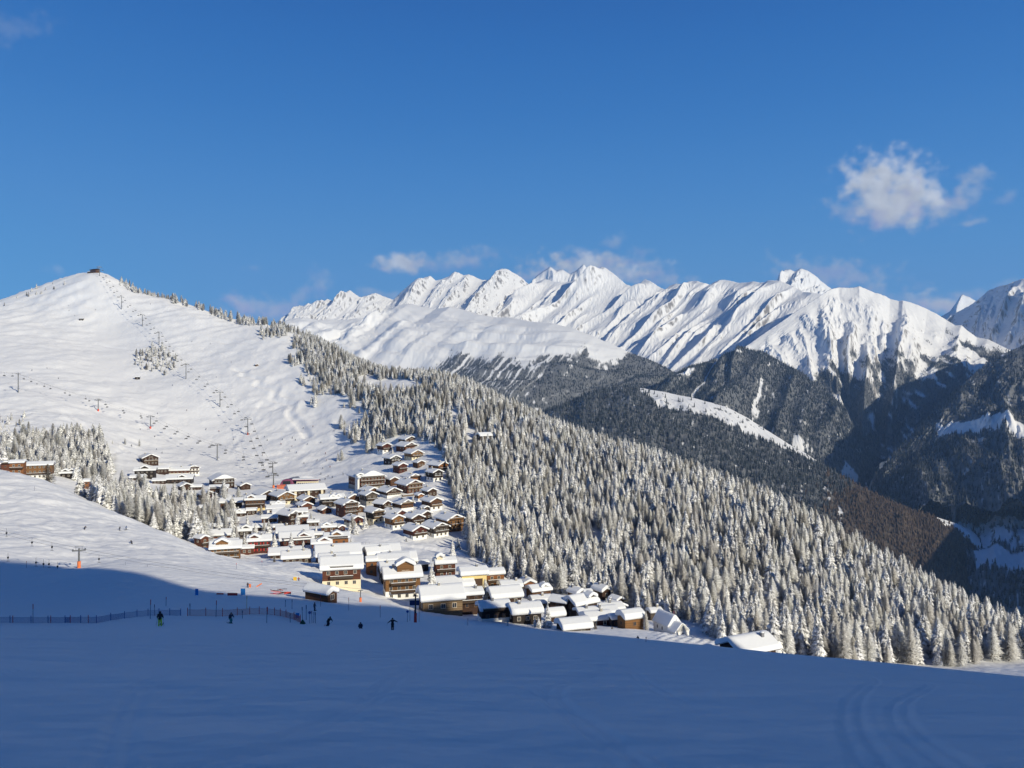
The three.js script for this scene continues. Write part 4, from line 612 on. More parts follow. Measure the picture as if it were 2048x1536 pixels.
  ['E', 452, 1129, 62, 43, 'gold', 'big golden chalet with a dormer and long balconies beside the sunlit hump', { dormers: [[-0.12, 0.36, 0.8]], balc: [1, 2], d: 350, rail: 'grey', pitch: 0.55, down: 8, chim: 1 }],
  ['E', 452, 1096, 48, 16, 'red', 'plain snow roof directly behind the big golden chalet', { d: 385, balc: [], chim: 1 }],
  ['G', 403, 1103, 26, 30, 'red', 'red chalet half hidden by firs at the edge of the sunlit hump', { d: 372, turn: 55, down: 8 }],
  ['E', 432, 1063, 26, 14, 'dark', 'small white roof among the frosted larches', { d: 440, balc: [], chim: 0 }],
  ['E', 439, 1083, 46, 22, 'red', 'roof crossed by a fir-tree shadow among the larches', { d: 408, pitch: 0.6, balc: [] }],
  ['E', 371, 1072, 33, 22, 'dark', 'two-tiered snow roof at the foot of the tall firs', { d: 415, balc: [], chim: 0 }],
  ['G', 386, 1040, 14, 14, 'deepred', 'thin dark red gable showing between the firs', { d: 470, balc: [], chim: 0 }],
  ['E', 455, 1003, 26, 11, 'dark', 'small plain roof above the broad two-level one, left of the centre', { balc: [], chim: 1 }],
  ['G', 494, 1006, 22, 14, 'brown', 'small brown gable between the lone dark chalet and the yellow-edged house', { balc: [] }],
  ['E', 520, 1062, 30, 13, 'dark', 'snow-heaped roof behind the pale larch of the centre row', { balc: [], chim: 0 }],
  ['E', 462, 1051, 32, 14, 'red', 'red-walled cabin under a white roof at the inner edge of the larches', { balc: [] }],
  ['E', 417, 1047, 24, 12, 'dark', 'dark little house between larches on the left of the village', { balc: [], chim: 0 }],
  ['E', 411, 1023, 26, 12, 'brown', 'brown house under the notched roof, left of the village', { balc: [], chim: 0 }],
  ['E', 626, 1052, 24, 12, 'dark', 'small roof right of the narrow red house', { balc: [], chim: 1 }],
  ['G', 680, 1062, 20, 11, 'deepred', 'tiny red hut on the snow left of the cream-panelled chalet', { balc: [], chim: 0 }],
  ['G', 664, 1000, 24, 13, 'brown', 'brown cabin right of the big dark hotel', { balc: [] }],
  ['G', 716, 1026, 22, 14, 'brown', 'brown gable squeezed between the red block and the weathered chalet', { balc: [] }],
  ['E', 475, 1066, 26, 12, 'dark', 'white roof patch in front of the inner larches', { balc: [], chim: 0 }],
  // the lower row beside the piste
  ['E', 675, 1126, 94, 33, 'dark', 'long snow roof with a rounded left end at the back of the lower row', { balc: [], chim: 1, thick: 1.3, pitch: 0.55 }],
  ['E', 668, 1143, 62, 32, 'black', 'snow roof with a tall chimney directly behind the cream-based chalet', { balc: [], chim: 1, thick: 1.2 }],
  ['E', 594, 1131, 62, 26, 'dark', 'wide snow roof with a shaded right end above the small ski bowl', { d: 338, balc: [], chim: 2, thick: 1.1, down: 7 }],
  ['E', 570, 1122, 64, 24, 'dark', 'flat snow roof behind the wide one above the ski bowl', { d: 362, balc: [], chim: 1, thick: 1.1 }],
  ['E', 683, 1177, 83, 58, 'red', 'brown chalet on a cream ground floor with two long balconies, front of the lower row', { base: 'cream', balc: [1, 2], bspan: 0.6, rail: 'grey', thick: 1.3, pitch: 0.62, turn: 14 }],
  ['E', 758, 1119, 84, 27, 'grey', 'broad clean snow roof behind the dark gabled barn', { balc: [], chim: 0, thick: 1.3, pitch: 0.6 }],
  ['E', 754, 1127, 54, 31, 'black', 'barn with a dark triangular gable and rounded snow roof', { balc: [], chim: 1, thick: 1.3, pitch: 0.8, turn: 26 }],
  ['E', 797, 1141, 70, 33, 'dark', 'grey-white roof with a stub chimney at the right of the barn', { balc: [], chim: 1, thick: 1.2, pitch: 0.6 }],
  ['E', 742.5, 1151, 24, 34, 'orange', 'narrow orange-fronted shed between two large roofs', { balc: [], chim: 0, ratio: 1.0, thick: 1.2 }],
  ['E', 786, 1152, 66, 40, 'dark', 'second snow roof up behind the chalet with the arched dormer', { balc: [], chim: 0, thick: 1.2 }],
  ['E', 790, 1172, 66, 44, 'black', 'nearest snow roof behind the chalet with the arched dormer', { balc: [], chim: 1, thick: 1.2 }],
  ['E', 803, 1200, 78, 60, 'gold', 'chalet with a wide arched dormer, balconies and white ground floor, front of the lower row', { base: 'white', baseH: 1.15, dormers: [[0.08, 0.42, 1.15]], balc: [1, 2], bspan: 0.7, rail: 'rail', thick: 1.2, pitch: 0.55, chim: 2 }],
  ['E', 889, 1157, 44, 38, 'red', 'red chalet with a cream dormer tower behind the big snowy fir', { dormers: [[-0.3, 0.26, 1.1, 'cream']], balc: [1], thick: 1.3 }],
  ['E', 843, 1143, 28, 20, 'black', 'dark shed with a ragged snow roof left of the big snowy fir', { balc: [], chim: 0, turn: 30, thick: 1.2 }],
  ['E', 945, 1188, 57, 49, 'yellow', 'bright yellow house with a dark square panel under a smooth snow roof', { balc: [], thick: 1.3, n: 3, chim: 1, floors: 2, skip: [1] }],
  ['E', 904, 1188, 82, 30, 'dark', 'large roof with two wind-blown snow humps in front of the yellow house', { balc: [], chim: 0, thick: 1.4 }],
  ['E', 881, 1231, 90, 53, 'log', 'pale log house with a deep snow roof at the edge of the piste', { d: 262, balc: [], thick: 1.4, pitch: 0.6, chim: 1, n: 3, floors: 1, ws: 1.3, down: 6 }],
  ['E', 940, 1219, 50, 38, 'dark', 'dark chalet with a balcony joined to the right of the log house', { d: 268, thick: 1.2, balc: [1] }],
  ['E', 987, 1248, 64, 40, 'black', 'shaded chalet with a chimney in front of two deep snow roofs', { d: 248, base: 'white', thick: 1.2, chim: 1, balc: [1], down: 6 }],
  ['E', 1008, 1213, 68, 35, 'dark', 'chalet with a thick rounded snow roof and brown balcony, behind the shaded one', { d: 285, thick: 1.4, pitch: 0.6, chim: 0 }],
  ['E', 1020, 1192, 46, 27, 'dark', 'plain white roof behind the thick rounded one', { balc: [], chim: 1, thick: 1.3 }],
  ['E', 988, 1178, 40, 37, 'orange', 'orange-walled house right of the yellow one', { thick: 1.4, balc: [1] }],
  ['E', 1049, 1250, 66, 38, 'black', 'chalet with a bluish shaded snow roof behind two small firs', { d: 246, balc: [], chim: 1, thick: 1.3, down: 6 }],
  ['G', 1055, 1187, 28, 25, 'orange', 'peach-coloured gable sticking out from behind snow roofs', { turn: 20, base: 'white' }],
  ['E', 1077, 1198, 48, 25, 'brown', 'brown house with a small dark dormer below the forest edge', { dormers: [[0.2, 0.26, 0.9]], balc: [], turn: 26, thick: 1.2 }],
  ['E', 1081, 1220, 44, 25, 'dark', 'white roof behind the pointed spruce of the lower row', { d: 290, balc: [], chim: 1, thick: 1.3 }],
  ['E', 1110, 1246, 38, 26, 'dark', 'steep sunlit snow roof right of the pointed spruce', { d: 262, balc: [], chim: 0, pitch: 0.8, thick: 1.2 }],
  ['G', 1122, 1233, 42, 35, 'dark', 'dark brown barn turned away from the piste', { d: 278, turn: 60, balc: [], chim: 0 }],
  ['E', 1161, 1236, 66, 42, 'dark', 'large barn with a black-brown left gable and a windowed dormer', { d: 276, turn: 34, pitch: 0.8, dormers: [[0.3, 0.24, 0.8]], balc: [], chim: 0, thick: 1.2 }],
  ['G', 1153, 1198, 32, 18, 'red', 'left of three small chalets under the forest edge', { thick: 1.1 }],
  ['E', 1174, 1198, 20, 17, 'red', 'middle and smallest of three chalets under the forest edge', { chim: 0, balc: [], thick: 1.1 }],
  ['G', 1202.6, 1200, 33, 25, 'dark', 'right of three small chalets under the forest edge, behind a frosted tree', { thick: 1.1 }],
  ['G', 1233, 1212, 26, 16, 'dark', 'small cabin with its roof against the forest', { chim: 0, balc: [] }],
  ['G', 1230, 1227, 40, 18, 'dark', 'dark chalet with three white-framed windows near the forest edge', { frames: 'white' }],
  ['E', 1206, 1229, 80, 19, 'dark', 'backmost of three parallel snow roofs near the brown barn', { d: 285, balc: [], chim: 1, ratio: 2.4 }],
  ['E', 1192, 1242, 84, 25, 'dark', 'middle of three parallel snow roofs near the brown barn', { d: 268, balc: [], chim: 2, ratio: 2.4 }],
  ['E', 1193, 1255, 58, 27, 'deepred', 'foremost of three parallel snow roofs, with bright ground-floor windows', { d: 254, balc: [], chim: 1, frames: 'white', thick: 1.1 }],
  ['E', 1229, 1257, 22, 25, 'black', 'black shed joined to the left of the brown barn', { d: 252, balc: [], chim: 0, ratio: 1 }],
  ['E', 1261, 1262, 50, 37, 'gold', 'honey-brown hay barn with a rounded snow cap beside the chapel hill', { d: 246, balc: [], chim: 0, thick: 1.4, turn: 24, floors: 1, n: 1, name: 'barn', cat: 'barn' }],
  ['E', 1147, 1270, 66, 28, 'dark', 'big low snow roof sticking up behind the edge of the piste', { d: 232, balc: [], chim: 0, thick: 1.4, down: 8 }],
  ['E', 1309, 1242, 28, 23, 'grey', 'shed with a ribbed snow roof tucked behind the chapel', { balc: [], chim: 1 }],
  ['E', 1495, 1330, 106, 50, 'dark', 'house at the very edge of the piste with only roof, chimney and dark gable showing', { d: 190, balc: [], chim: 1, thick: 1.0, pitch: 0.62, turn: 26, down: 8 }],
  ['G', 642, 1203, 62, 18, 'brown', 'half-buried wooden cabin with a long snow roof at the shadow line', { min: 150, ratio: 2.4, turn: 58, thick: 0.9, balc: [], chim: 0, name: 'cabin', cat: 'cabin', down: 8 }],
  // the hamlet at the left edge and the houses above the tree band
  ['E', 36, 950, 28, 28, 'orange', 'orange-brown house with a snow roof, left of the long-roofed one at the left edge', { min: 445, chim: 0, down: 8 }],
  ['E', 77, 958, 56, 33, 'gold', 'long-roofed golden house with white footing at the left edge of the village', { min: 445, base: 'white', ratio: 2, turn: 22, down: 8 }],
  ['G', 10, 941, 22, 17, 'red', 'red-brown gable cut by the left edge of the view', { min: 445, down: 8 }],
  ['E', 140, 958, 34, 17, 'black', 'dark house with twin white gables behind a snowy spruce', { min: 445, dormers: [[-0.2, 0.3, 0.8], [0.2, 0.3, 0.8]], balc: [], down: 8 }],
  ['E', 180, 979, 24, 20, 'orange', 'small red-orange cabin right of the big snowy spruce', { min: 445, balc: [], chim: 0, down: 8 }],
  ['G', 200, 938, 42, 17, 'grey', 'grey-gabled house at the right foot of the left-hand wood', { min: 445, balc: [], turn: 34, down: 8 }],
  ['G', 298, 931, 40, 21, 'dark', 'brown chalet with a pale wrap-around balcony alone above the village', { min: 445, rail: 'railPale', balc: [1] }],
  ['E', 291, 957, 42, 22, 'black', 'dark house with a single wide dormer above the tree band', { min: 445, dormers: [[0.0, 0.32, 0.7]], balc: [], down: 6 }],
  ['E', 322, 949, 32, 16, 'dark', 'snow-roofed house squeezed left of the white hotel', { min: 445, balc: [] }],
  ['E', 360, 967, 54, 17, 'black', 'long dark house with two pointed gables below the white hotel', { min: 445, dormers: [[0.12, 0.2, 0.8]], balc: [], turn: 14 }],
  ['E', 319, 968, 27, 11, 'dark', 'low flat roof at the upper edge of the tree band', { min: 445, balc: [], chim: 0 }],
  ['E', 276, 961, 29, 11, 'dark', 'leftmost snow roof just above the tree band', { min: 445, balc: [], chim: 0 }],
  ['E', 968, 888, 30, 22, 'grey', 'lone forest hut with a steep white roof in a clearing', { pitch: 0.9, balc: [], chim: 0, name: 'forest_hut', cat: 'hut', turn: 30 }],
  ['E', 275, 759, 10, 6.5, 'black', 'small black hut in the middle of the ski hill', { balc: [], chim: 0, name: 'hut', cat: 'hut', thick: 0.5 }],
  ['G', 513, 733, 8, 5, 'brown', 'tiny brown hut beside the winding path on the ski hill', { balc: [], chim: 0, name: 'hut', cat: 'hut', thick: 0.5 }],
  ['E', 163, 641, 8, 5, 'black', 'tiny dark shelter on the slope below the hilltop', { balc: [], chim: 0, name: 'hut', cat: 'hut', thick: 0.4 }],
];
HOUSES.forEach(chalet);
{ // additions that single houses out
  const by = l => scene.children.find(o => o.userData.label?.startsWith(l));
  const hotel = by('large brown hotel'); part('stair_tower', boxUV(box(5.2, 15, 4.2, 8.5, 3.4, 8.6)), MAT.white, hotel); part('tower_snow', pitched(6, 3, 1.2, 0.7, 10.9, 0.3).translate(8.5, 0, 8.6), roofSnow, hotel);
  for (let k = 0; k < 3; k++) { const w = part('window', SH.frame, MAT.frameWood, hotel); w.position.set(11.15, 1.5 + k * 3, 8.6); w.rotation.y = Math.PI / 2; part('pane', SH.pane, MAT.pane, w); }
  const big = by('big dark hotel'); { const b = new THREE.Box3().setFromObject(big.children[0]), s = b.getSize(new THREE.Vector3()); for (const u of [-0.32, 0.0, 0.33]) part('pillar', box(1.6, 7.5, 0.5, u * 28, 2.4, 10.1), MAT.cream, big); }
  const yel = by('bright yellow'); part('wall_panel', box(3.6, 2.9, 0.14, 1.6, 4.6, 3.6), MAT.door, yel);
}
// the white chapel: nave with its gable to the viewer's right, a lower porch in front of it
{
  const p = at(1341, 1266, 246), t = thing('chapel', 'white chapel with a steep snow roof on a bank of drifted snow', 'chapel', p, -62 * Math.PI / 180), L = 8.6, w = 5.8, e = 3.6, rise = 3.6;
  homes.push([p.x, p.z, 9]); t.scale.setScalar(0.86);
  part('wall', gableBlock(L, w, e, rise, 5).translate(-2.0, 0, 0), MAT.white, t);
  const roof = part('roof', pitched(L + 0.5, w / 2 + 0.35, rise + 0.4, 0.14, e - 0.42).translate(-2.0, 0, 0), MAT.eaves, t); part('roof_snow', pitched(L + 0.6, w / 2 + 0.42, rise + 0.45, 0.42, e - 0.3, 0.2).translate(-2.0, 0, 0), roofSnow, roof);
  const porch = part('porch', gableBlock(4.4, w * 1.06, e - 1.1, 2.9, 5).translate(L / 2 + 0.2, 0, 0), MAT.white, t); part('porch_snow', pitched(4.6, w * 0.53 + 0.3, 3.1, 0.36, e - 1.3, 0.16).translate(L / 2 + 0.1, 0, 0), roofSnow, porch);
  for (const [x, y, z, g] of [[L / 2 + 2.42, 1.5, -0.2, 1], [L / 2 + 0.9, 1.4, w * 0.53 + 0.02, 0], [-4.0, 1.9, w / 2 + 0.02, 0], [-1.2, 1.9, w / 2 + 0.02, 0]]) part('window', g ? box(0.1, 0.75, 0.5, x, y, z) : box(0.5, 1.1, 0.1, x, y, z), MAT.pane, t);
  const bell = part('bell_opening', new THREE.CylinderGeometry(0.03, 0.55, 1.3, 3), MAT.pane, t); bell.position.set(L / 2 - 1.6, e + 1.5, -0.5); bell.rotation.y = Math.PI / 2;
  const cross = part('finial', merge([box(0.09, 1.2, 0.09, 0, 0, 0), box(0.5, 0.09, 0.09, 0, 0.25, 0)]), MAT.shutterRed, t); cross.position.set(L / 2 - 2.4, e + rise + 0.9, 0);
}
// the hilltop station, and the lift station at the foot of the hill
{
  const p = at(188, 547, 1492), t = thing('hilltop_station', 'dark wooden lift station on the rounded hilltop', 'lift station', p, -0.4);
  homes.push([p.x, p.z, 20]);
  part('wall', boxUV(box(15, 9, 9, 3, 2, 0)), MAT.brown, t); part('annex', boxUV(box(8, 6, 8, -9, 0.5, 0)), MAT.grey, t); part('roof', pitched(17, 5.5, 2, 0.4, 6.5).translate(3, 0, 0), MAT.black, t); part('roof_snow', pitched(8.6, 4.4, 1.2, 0.6, 3.5, 0.25).translate(-9, 0, 0), roofSnow, t); part('mast', merge([box(0.5, 9, 0.5, 11, 8, 0), box(7, 0.6, 0.6, 10, 12, 0), box(0.4, 7, 0.4, -11, 6, 0)]), MAT.metal, t);
  for (const u of [-3, 0.5, 4, 8]) part('window', box(2, 1.6, 0.2, u, 3, 4.55), MAT.pane, t);
}
{
  const d = 600, p = ground(594, d), t = thing('lift_station', 'long white lift station with a magenta-framed window front and a grey domed cover', 'lift station', p, 0.12);
  const mag = mat(0.20, 0.055, 0.12, 0.5), gry = mat(0.16, 0.18, 0.22, 0.5);
  homes.push([p.x, p.z, 14]);
  part('platform', boxUV(box(30, 5, 9, 2, -1.6, 0)), MAT.concrete, t);
  part('wall', box(16, 4.2, 6, 8, 2.6, 0), MAT.cream, t);
  for (let k = 0; k < 9; k++) part('window', box(1.25, 1.5, 0.12, 1.4 + k * 1.6, 3.0, 3.04), MAT.pane, t);
  const cov = new THREE.Shape(); cov.moveTo(-5.5, 0); cov.lineTo(5, 0); cov.lineTo(3.6, 3.6); cov.quadraticCurveTo(0, 4.8, -3.4, 3.4); cov.closePath();
  part('front_cover', new THREE.ExtrudeGeometry(cov, { depth: 5.5, bevelEnabled: true, bevelSize: 0.3, bevelThickness: 0.3, bevelSegments: 2 }).translate(-7, 2.2, -2), mag, t);
  part('front_window', box(5.6, 2.4, 0.3, -7.1, 4.2, 4.0), MAT.pane, t);
  part('roof', box(20, 0.5, 7.4, 7, 6.0, 0), mag, t); part('roof_snow', box(20, 0.5, 7.6, 7, 6.5, -0.4), roofSnow, t);
  part('dome', new THREE.SphereGeometry(1, 24, 12, 0, 6.3, 0, 1.57).scale(13, 6.4, 8).translate(0, 0.6, -12), gry, t);
  part('dome_snow', new THREE.SphereGeometry(1, 24, 10, 0, 6.3, 0, 0.9).scale(12, 6.8, 7).translate(4, 0.7, -12), roofSnow, t);
  const f = thing('snow_fence', 'orange slatted barrier below the lift station', 'fence', ground(575, 590), 0.1);
  for (let k = 0; k < 4; k++) part('slat', box(16, 0.5, 0.15, 0, 0.2 + k * 0.85, 0), mat(0.75, 0.2, 0.08), f);
  for (let k = 0; k < 6; k++) part('post', box(0.2, 3.8, 0.2, -7.5 + k * 3, 1.4, -0.2), MAT.frameWood, f);
}
// ───────────── trees under fresh snow ─────────────
// boughs shade like the dense clumps of needles they stand for: their normals lean outwards from the stem
function crownGeometry(p, c, lean = 0.46) {
  const n = new Float32Array(p.length), A = new THREE.Vector3(), B = new THREE.Vector3(), C = new THREE.Vector3(), N = new THREE.Vector3(), O = new THREE.Vector3();
  for (let i = 0; i < p.length; i += 9) {
    A.fromArray(p, i); B.fromArray(p, i + 3); C.fromArray(p, i + 6); N.copy(B).sub(A).cross(C.clone().sub(A)).normalize();
    O.set(A.x + B.x + C.x, 0, A.z + B.z + C.z).normalize().multiplyScalar(0.85).add(V3UP);
    if (N.dot(O) < 0) { N.negate(); for (const arr of [p, c]) for (let q = 0; q < 3; q++) { const t = arr[i + 3 + q]; arr[i + 3 + q] = arr[i + 6 + q]; arr[i + 6 + q] = t; } }
    for (let k = 0; k < 3; k++) { O.set(p[i + k * 3], 0, p[i + k * 3 + 2]).normalize().multiplyScalar(0.85).add(V3UP).normalize().multiplyScalar(lean).addScaledVector(N, 1 - lean).normalize(); n.set([O.x, O.y, O.z], i + k * 3); }
  }
  const g = new THREE.BufferGeometry(); g.setAttribute('position', new THREE.Float32BufferAttribute(p, 3)); g.setAttribute('color', new THREE.Float32BufferAttribute(c, 3)); g.setAttribute('normal', new THREE.BufferAttribute(n, 3)); return g;
}
const V3UP = new THREE.Vector3(0, 0.42, 0);
// spruce: whorls of drooping boughs, each a folded blade with snow on top and dark needles under it
function spruceCrown(seed, o = {}) {
  const r = mulberry(seed), p = [], c = [], H = 1, tiers = Math.round((o.tiers ?? 20) * 1.4), W = (o.w ?? 0.15) * 1.62, cut = o.cut ?? 0.06, frost = (o.frost ?? 0.5) + 0.12, warm = o.warm ?? 1;
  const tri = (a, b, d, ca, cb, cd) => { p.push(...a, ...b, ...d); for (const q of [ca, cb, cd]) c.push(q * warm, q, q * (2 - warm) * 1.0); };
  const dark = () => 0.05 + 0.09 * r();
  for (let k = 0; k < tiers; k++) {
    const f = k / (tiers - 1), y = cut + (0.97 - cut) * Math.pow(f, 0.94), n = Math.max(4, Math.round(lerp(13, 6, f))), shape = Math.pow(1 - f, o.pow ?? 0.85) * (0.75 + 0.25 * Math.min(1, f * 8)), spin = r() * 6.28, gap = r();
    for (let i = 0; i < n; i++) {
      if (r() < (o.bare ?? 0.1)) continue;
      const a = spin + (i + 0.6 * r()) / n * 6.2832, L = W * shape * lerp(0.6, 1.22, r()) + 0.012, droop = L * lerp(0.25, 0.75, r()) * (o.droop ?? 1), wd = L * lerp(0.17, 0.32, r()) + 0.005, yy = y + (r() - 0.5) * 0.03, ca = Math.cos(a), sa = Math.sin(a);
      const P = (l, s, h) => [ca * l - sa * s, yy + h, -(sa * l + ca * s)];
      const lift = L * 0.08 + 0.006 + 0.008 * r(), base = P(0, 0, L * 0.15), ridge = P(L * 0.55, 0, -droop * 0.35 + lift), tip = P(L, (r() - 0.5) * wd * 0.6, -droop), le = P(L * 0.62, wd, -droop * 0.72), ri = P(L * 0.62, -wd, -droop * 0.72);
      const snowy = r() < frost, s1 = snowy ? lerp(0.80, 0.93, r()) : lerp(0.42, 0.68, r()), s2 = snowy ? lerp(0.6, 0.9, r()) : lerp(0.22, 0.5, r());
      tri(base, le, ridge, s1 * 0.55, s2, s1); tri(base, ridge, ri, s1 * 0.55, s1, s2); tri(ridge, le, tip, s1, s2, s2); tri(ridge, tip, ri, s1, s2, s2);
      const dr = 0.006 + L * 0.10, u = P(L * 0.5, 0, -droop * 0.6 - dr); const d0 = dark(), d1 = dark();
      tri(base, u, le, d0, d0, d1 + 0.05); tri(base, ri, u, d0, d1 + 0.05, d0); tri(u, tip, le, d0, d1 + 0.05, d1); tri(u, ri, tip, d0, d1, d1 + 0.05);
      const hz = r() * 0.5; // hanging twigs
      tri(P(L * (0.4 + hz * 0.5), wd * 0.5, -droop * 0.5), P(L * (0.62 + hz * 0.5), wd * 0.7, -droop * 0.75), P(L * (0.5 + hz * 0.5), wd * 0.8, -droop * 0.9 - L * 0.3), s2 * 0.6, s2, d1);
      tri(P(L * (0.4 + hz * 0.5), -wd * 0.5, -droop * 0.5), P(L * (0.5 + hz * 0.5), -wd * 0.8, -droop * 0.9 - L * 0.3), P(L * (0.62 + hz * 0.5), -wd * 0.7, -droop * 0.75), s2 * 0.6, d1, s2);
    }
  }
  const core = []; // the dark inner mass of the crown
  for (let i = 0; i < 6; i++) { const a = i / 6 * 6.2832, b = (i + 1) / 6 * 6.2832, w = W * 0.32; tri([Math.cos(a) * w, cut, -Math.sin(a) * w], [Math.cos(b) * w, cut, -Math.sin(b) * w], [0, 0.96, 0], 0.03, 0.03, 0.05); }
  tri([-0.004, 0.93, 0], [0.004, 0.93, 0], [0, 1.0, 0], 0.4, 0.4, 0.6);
  return crownGeometry(p, c);
}
// larch: bare, with fine twigs furred in hoar frost
function larchCrown(seed, o = {}) {
  const r = mulberry(seed), p = [], c = [], W = (o.w ?? 0.17) * 1.5, n = o.n ?? 1100, tint = o.tint ?? [1, 1, 0.985], lo = (o.lo ?? 0.2) + 0.22, hi = (o.hi ?? 0.62) + 0.34;
  for (let i = 0; i < n; i++) {
    const f = Math.pow(r(), 0.8), y = 0.07 + 0.9 * f, a = r() * 6.2832, R = W * Math.pow(1 - f, 0.7) * (0.6 + 0.4 * Math.min(1, f * 6)) + 0.012, L = R * lerp(0.5, 1.15, r()), ca = Math.cos(a), sa = Math.sin(a), up = L * lerp(-0.3, 0.4, r()), s0 = L * lerp(0.0, 0.45, r()), P = (l, s, h) => [ca * l - sa * s, y + h, -(sa * l + ca * s)];
    const wd = 0.007 + 0.055 * L + 0.012 * r(), g = lerp(lo, hi, r()), g2 = g * 0.75;
    for (let k = 0; k < 3; k++) {
      const b = lerp(s0, L, k / 3), e = lerp(s0, L, (k + 1) / 3 + 0.12), side = (k % 2 ? 1 : -1) * wd * 2.2 * r();
      p.push(...P(b, -wd * 0.5, up * k / 3), ...P(b, wd * 0.5, up * k / 3 + 0.006), ...P(e, side, up * (k + 1) / 3 - 0.012 + 0.02 * r()));
      for (const q of [g2, g, g]) c.push(q * tint[0], q * tint[1], q * tint[2]);
    }
  }
  for (let i = 0; i < 5; i++) { const a = i / 5 * 6.2832, b = (i + 1) / 5 * 6.2832, w = W * 0.22; p.push(Math.cos(a) * w, 0.1, -Math.sin(a) * w, Math.cos(b) * w, 0.1, -Math.sin(b) * w, 0, 0.97, 0); for (let q = 0; q < 9; q++) c.push([0.16, 0.15, 0.14][q % 3]); }
  return crownGeometry(p, c);
}
const crownMat = new THREE.MeshStandardMaterial({ color: 0xffffff, vertexColors: true, roughness: 1, side: THREE.DoubleSide });
const barkMat = mat(0.07, 0.055, 0.045);
const trunkGeo = new THREE.CylinderGeometry(0.006, 0.02, 0.9, 6).translate(0, 0.4, 0);
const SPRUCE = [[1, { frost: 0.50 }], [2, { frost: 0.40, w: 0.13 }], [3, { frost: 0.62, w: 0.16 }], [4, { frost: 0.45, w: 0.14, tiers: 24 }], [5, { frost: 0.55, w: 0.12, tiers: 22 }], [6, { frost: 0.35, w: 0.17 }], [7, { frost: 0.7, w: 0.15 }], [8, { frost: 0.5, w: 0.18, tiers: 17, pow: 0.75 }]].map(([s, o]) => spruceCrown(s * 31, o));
const LARCH = [[1, {}], [2, { w: 0.20, hi: 0.7 }], [3, { w: 0.15, lo: 0.15, hi: 0.5, tint: [1, 0.985, 0.96] }], [4, { w: 0.19, lo: 0.12, hi: 0.45, tint: [1, 0.97, 0.93] }]].map(([s, o]) => larchCrown(s * 57, o));
const BARE = larchCrown(991, { w: 0.26, n: 620, lo: -0.26, hi: 0.03, tint: [1, 0.86, 0.72] });
const CROWNS = [...SPRUCE, ...LARCH, BARE];
const trees = [];                                    // {x, y, z, h, k, spin, wide, label, group}
